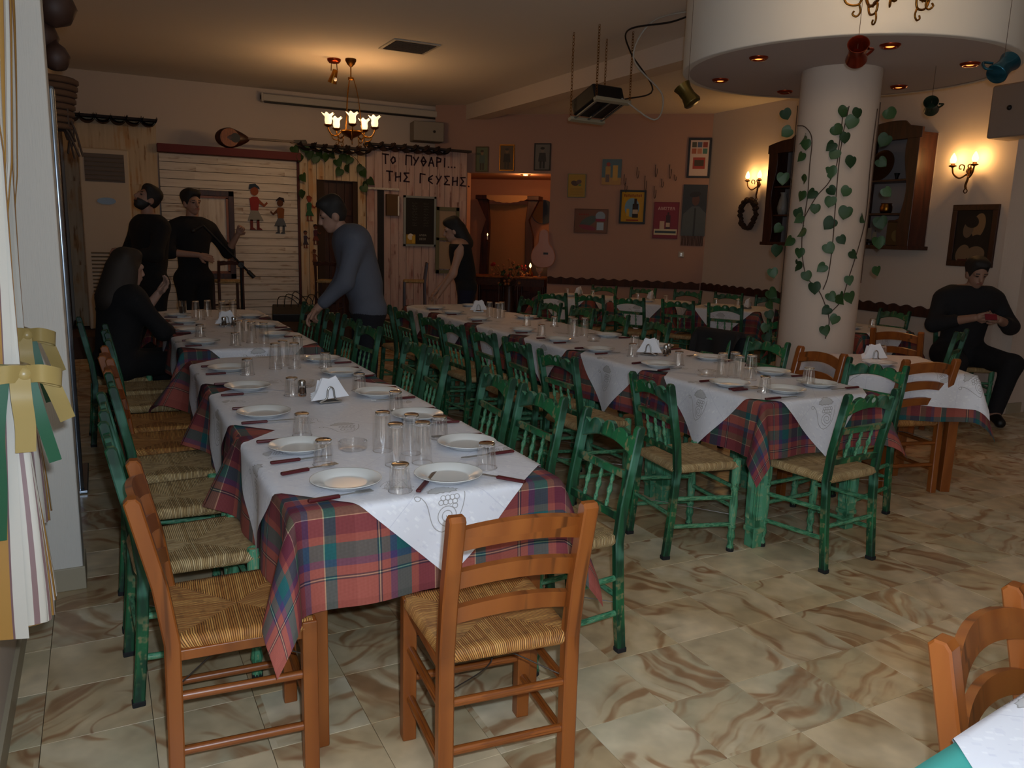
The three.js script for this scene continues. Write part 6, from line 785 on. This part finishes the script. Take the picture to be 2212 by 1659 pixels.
function person(cfg) { // joints in local metres, chest towards +z
  const J = cfg.J, o = thing('person', cfg.label, 'person', cfg.pos, cfg.turn), skin = cfg.skin, w = cfg.w ?? 1;
  const neck = mvec(J.chest, J.head, 0.45), torso = (d) => [cap(J.pelvis, J.chest, 0.125 * w + d, 0.14 * w + d, 1.25), cap(mvec(J.shL, J.shR, 0.12), mvec(J.shL, J.shR, 0.88), 0.075 * w + d, 0.075 * w + d), cap(J.hipL, J.hipR, 0.105 * w + d, 0.105 * w + d), cap(mvec(J.shL, J.shR, 0.3), mvec(J.pelvis, J.chest, 0.4), 0.11 * w + d, 0.11 * w + d), cap(mvec(J.shL, J.shR, 0.7), mvec(J.pelvis, J.chest, 0.4), 0.11 * w + d, 0.11 * w + d)];
  const arm = (s, d, fl = 1) => { const a = J['sh' + s], b = J['el' + s], c = J['wr' + s], r = [cap(a, b, 0.054 * w + d, 0.042 * w + d)]; if (fl > 0.02) r.push(cap(b, mvec(b, c, fl), 0.041 * w + d, lerp(0.041, 0.027, fl) * w + d)); return r; };
  const leg = (s, d, to = 1) => [cap(J['hip' + s], J['kn' + s], 0.088 * w + d, 0.056 * w + d), cap(J['kn' + s], mvec(J['kn' + s], J['an' + s], to), 0.055 * w + d, lerp(0.055, 0.036, to) * w + d)], foot = (s, d) => [cap(J['an' + s], J['toe' + s], 0.04 + d, 0.032 + d)];
  const body = [...torso(0), cap(mvec(J.chest, J.head, 0.2), mvec(J.chest, J.head, 0.8), 0.062, 0.054), ...arm('L', 0), ...arm('R', 0), ...leg('L', 0), ...leg('R', 0), ...foot('L', 0), ...foot('R', 0)];
  const parts = [paint(blob(body, 0.016, 60), () => skin)];
  const hm = new THREE.Matrix4().compose(V3(...J.head), new THREE.Quaternion().setFromEuler(new THREE.Euler(cfg.pitch ?? 0, cfg.yaw ?? 0, cfg.roll ?? 0, 'YXZ')), V3(1, 1, 1));
  parts.push(headGeo(skin, cfg).applyMatrix4(hm));
  for (const s of ['L', 'R']) { const h = (cfg.hands || {})[s] || {}; const d = h.dir || J['wr' + s].map((v, i) => v - J['el' + s][i]); parts.push(handGeo(J['wr' + s], d, h.palm || [s === 'L' ? -1 : 1, 0, 0.1], h.curl ?? 0.35, s === 'L' ? 1 : -1, skin)); }
  const flat = parts.map((g) => { const q = g.index ? g.toNonIndexed() : g; for (const k of Object.keys(q.attributes)) if (!['position', 'normal', 'color'].includes(k)) q.deleteAttribute(k); return q; });
  mesh('body', mergeGeometries(flat, false), mat(0xffffff, 0.6, { vertexColors: true }), o);
  const nk = J.chest[1] + (cfg.neckline ?? 0.19), hem = cfg.hem ?? J.pelvis[1] - 0.1;
  if (cfg.shirt) mesh('shirt', blob([...torso(0.018), ...(cfg.sleeve > 0 ? [...arm('L', 0.016, cfg.sleeve - 1), ...arm('R', 0.016, cfg.sleeve - 1)] : []), ...(cfg.sleeve ? [cap(mvec(J.chest, J.head, 0.1), mvec(J.chest, J.head, 0.5), 0.085, 0.07)] : [])], 0.015, 60, [(x, y, z) => y - nk - (cfg.lean ? cfg.lean(x, z) : 0), (x, y) => hem - y]), mat(cfg.shirt, 0.9), o);
  mesh('trousers', blob([cap(J.hipL, J.hipR, 0.115 * w, 0.115 * w), cap(J.pelvis, mvec(J.pelvis, J.chest, 0.3), 0.13 * w, 0.13 * w, 1.2), ...leg('L', 0.018, cfg.cuff ?? 0.93), ...leg('R', 0.018, cfg.cuff ?? 0.93)], 0.016, 60, [(x, y) => y - J.pelvis[1] - 0.1]), mat(cfg.trousers, 0.9), o);
  for (const s of ['L', 'R']) mesh('shoe', blob([cap(J['an' + s].map((v, i) => v - (i === 1 ? 0.01 : 0)), J['toe' + s], 0.048, 0.042)], 0.012, 80, [(x, y) => J['toe' + s][1] - 0.035 - y]), mat(cfg.shoes ?? 0x0e0d0d, 0.5), o);
  const hp = [{ a: [0, 0.036, -0.018], e: [0.085, 0.108, 0.1] }, { a: [0.025, 0.105, 0.03], e: [0.05, 0.04, 0.06] }, { a: [-0.03, 0.11, 0.02], e: [0.045, 0.04, 0.05] }, { a: [0, 0.115, -0.04], e: [0.06, 0.04, 0.05] }, { a: [0.05, 0.08, -0.05], e: [0.045, 0.05, 0.05] }, { a: [-0.05, 0.08, -0.05], e: [0.045, 0.05, 0.05] }, ...(cfg.hairExtra || [])]; const face = cfg.longHair ? (x, y, z) => Math.min((0.9 * z + 0.0 - y) / 1.3, z - 0.02 + Math.abs(x) * -0.2 + 0.03) : (x, y, z) => ((z < -0.03 ? -0.085 : z < 0.03 ? lerp(-0.085, -0.005, (z + 0.03) / 0.06) : z < 0.075 ? lerp(-0.005, 0.088, (z - 0.03) / 0.045) : 0.088) - y) * 0.6;
  mesh('hair', blob(hp, 0.006, 90, [face]).applyMatrix4(hm), mat(new THREE.Color().setRGB(...cfg.hair), 0.7), o);
  return o;
}
const SK = [0.36, 0.2, 0.14], BL = [0.012, 0.009, 0.008];
const base = () => ({ pelvis: [0, 0.96, 0], chest: [0, 1.36, 0.01], head: [0, 1.66, 0.03], shL: [0.19, 1.42, 0], shR: [-0.19, 1.42, 0], elL: [0.25, 1.14, 0], elR: [-0.25, 1.14, 0], wrL: [0.27, 0.9, 0.06], wrR: [-0.27, 0.9, 0.06], hipL: [0.09, 0.92, 0], hipR: [-0.09, 0.92, 0], knL: [0.1, 0.5, 0.03], knR: [-0.1, 0.5, 0.03], anL: [0.11, 0.08, 0], anR: [-0.11, 0.08, 0], toeL: [0.12, 0.04, 0.15], toeR: [-0.12, 0.04, 0.15] });
// grey-shirted man stooping over a chair, turned towards the nearer table
person({ label: 'man in a grey shirt and dark trousers standing in the aisle, hand on a chair', pos: [1.85, 0, -6.02], turn: -1.72, skin: SK, hair: BL, shirt: 0x565a66, sleeve: 1.75, trousers: 0x15151d, pitch: 0.35, yaw: 0.0, w: 1.1, hem: 0.88, neckline: 0.22,
  J: { ...base(), chest: [0, 1.36, 0.1], head: [0, 1.62, 0.26], shL: [0.19, 1.43, 0.12], shR: [-0.19, 1.43, 0.12], elL: [0.22, 1.14, 0.2], wrL: [0.17, 0.94, 0.4], elR: [-0.22, 1.14, 0.16], wrR: [-0.16, 0.93, 0.34] }, hands: { L: { curl: 0.5, palm: [0, -1, 0] }, R: { curl: 0.6, palm: [0, -1, 0] } } });
// singers in black
person({ label: 'bearded man in black with head thrown back beside the air conditioner', pos: [0.44, 0, -8.35], turn: -PI / 2 + 0.45, skin: SK, hair: BL, beard: true, shirt: 0x0d0d0f, sleeve: 1.4, trousers: 0x0b0b0d, pitch: -0.55, w: 1.08, hem: 0.9,
  J: { ...base(), pelvis: [0, 1.0, 0], chest: [0, 1.42, -0.02], head: [0, 1.74, 0.0], shL: [0.2, 1.48, -0.02], shR: [-0.2, 1.48, -0.02], elL: [0.3, 1.24, 0.1], wrL: [0.12, 1.26, 0.3], elR: [-0.28, 1.2, 0.08], wrR: [-0.05, 1.16, 0.28], hipL: [0.09, 0.96, 0], hipR: [-0.09, 0.96, 0] }, hands: { L: { curl: 0.6, palm: [0, -0.4, -1] }, R: { curl: 0.6, palm: [0, 0.4, -1] } } });
person({ label: 'young man in a black shirt standing by the microphone stand', pos: [0.9, 0, -9.1], turn: 0.35, skin: SK, hair: BL, shirt: 0x0e0e12, sleeve: 1.15, trousers: 0x0b0b0e, yaw: 0.1, hem: 0.9,
  J: { ...base(), pelvis: [0, 1.0, 0], chest: [0, 1.42, 0.01], head: [0, 1.74, 0.03], shL: [0.21, 1.48, 0], shR: [-0.21, 1.48, 0], elL: [0.36, 1.24, 0.06], wrL: [0.4, 1.44, 0.22], elR: [-0.3, 1.24, 0.08], wrR: [-0.06, 1.22, 0.26], hipL: [0.09, 0.96, 0], hipR: [-0.09, 0.96, 0] }, hands: { L: { curl: 0.8, palm: [-0.6, 0.2, 1] }, R: { dir: [1, -0.3, 0.3], curl: 0.2, palm: [0, -0.3, -1] } } });
// seated woman with long hair at the curtain side
person({ label: 'woman with long dark hair seated at the table before the singers', pos: [0.12, 0, -6.2], turn: PI / 2 + 0.5, skin: [0.4, 0.24, 0.18], hair: [0.03, 0.02, 0.014], longHair: true, hairExtra: [cap([0, 0.0, -0.06], [0, -0.2, -0.1], 0.1, 0.12), cap([-0.05, 0, -0.02], [-0.07, -0.2, -0.05], 0.06, 0.06), cap([0.05, 0, -0.02], [0.07, -0.2, -0.05], 0.06, 0.06)], shirt: 0x100f12, sleeve: 1.3, trousers: 0x0d0d10, pitch: 0.1, hem: 0.5,
  J: { ...base(), pelvis: [0, 0.56, -0.06], chest: [0, 0.94, 0.02], head: [0, 1.2, 0.08], shL: [0.18, 0.99, 0.02], shR: [-0.18, 0.99, 0.02], elL: [0.22, 0.82, 0.26], wrL: [0.1, 1.02, 0.36], elR: [-0.22, 0.78, 0.18], wrR: [-0.1, 0.76, 0.36], hipL: [0.09, 0.55, -0.05], hipR: [-0.09, 0.55, -0.05], knL: [0.12, 0.53, 0.36], knR: [-0.12, 0.53, 0.36], anL: [0.12, 0.09, 0.38], anR: [-0.12, 0.09, 0.38], toeL: [0.13, 0.04, 0.52], toeR: [-0.13, 0.04, 0.52] }, hands: { L: { curl: 0.4, palm: [0, 0.3, -1] }, R: { curl: 0.3, palm: [0, -1, 0] } } });
// standing woman at the far end of the column-side table
person({ label: 'dark-haired woman in a black sleeveless top at the far table end', pos: [3.66, 0, -8.2], turn: -1.95, skin: [0.42, 0.25, 0.18], hair: BL, longHair: true, hairExtra: [cap([0, 0.0, -0.06], [0, -0.16, -0.1], 0.09, 0.09)], shirt: 0x0d0d10, sleeve: 0, trousers: 0x14142a, pitch: 0.25, w: 0.9, hem: 0.85, neckline: 0.1,
  J: { ...base(), chest: [0, 1.3, 0.08], head: [0, 1.54, 0.16], shL: [0.16, 1.36, 0.08], shR: [-0.16, 1.36, 0.08], elL: [0.2, 1.08, 0.16], wrL: [0.16, 0.86, 0.3], elR: [-0.19, 1.08, 0.14], wrR: [-0.14, 0.88, 0.32], pelvis: [0, 0.94, 0] }, hands: { L: { curl: 0.4, palm: [0, -1, 0] }, R: { curl: 0.4, palm: [0, -1, 0] } } });
// man sitting in the corner with a phone
person({ label: 'man in dark clothes seated in the corner looking at his phone', pos: [6.98, 0, -4.52], turn: -0.55, skin: [0.3, 0.17, 0.12], hair: BL, shirt: 0x17171b, sleeve: 1.5, trousers: 0x111116, pitch: 0.3, w: 1.2, hem: 0.5,
  J: { ...base(), pelvis: [0, 0.58, -0.06], chest: [0, 1.0, 0.0], head: [0, 1.29, 0.08], shL: [0.23, 1.06, 0], shR: [-0.23, 1.06, 0], elL: [0.33, 0.84, 0.12], wrL: [0.1, 0.92, 0.36], elR: [-0.33, 0.84, 0.12], wrR: [-0.1, 0.93, 0.36], hipL: [0.11, 0.56, -0.05], hipR: [-0.11, 0.56, -0.05], knL: [0.24, 0.54, 0.4], knR: [-0.22, 0.54, 0.38], anL: [0.17, 0.09, 0.36], anR: [-0.22, 0.09, 0.42], toeL: [0.16, 0.04, 0.5], toeR: [-0.26, 0.04, 0.56] }, hands: { L: { dir: [-1, 0.2, 0.35], curl: 0.55, palm: [0, 0.2, -1] }, R: { dir: [1, 0.2, 0.35], curl: 0.55, palm: [0, 0.2, -1] } } });
{
  const ph = thing('phone', 'small phone held by the man in the corner', 'phone', [6.98, 0, -4.52], -0.55); mesh('case', rbox(0.1, 0.055, 0.012, 0.005, 0.0, 0.945, 0.42, -0.5), mat(0x7a1c2a, 0.3), ph);
}
renderer.render(scene, camera);
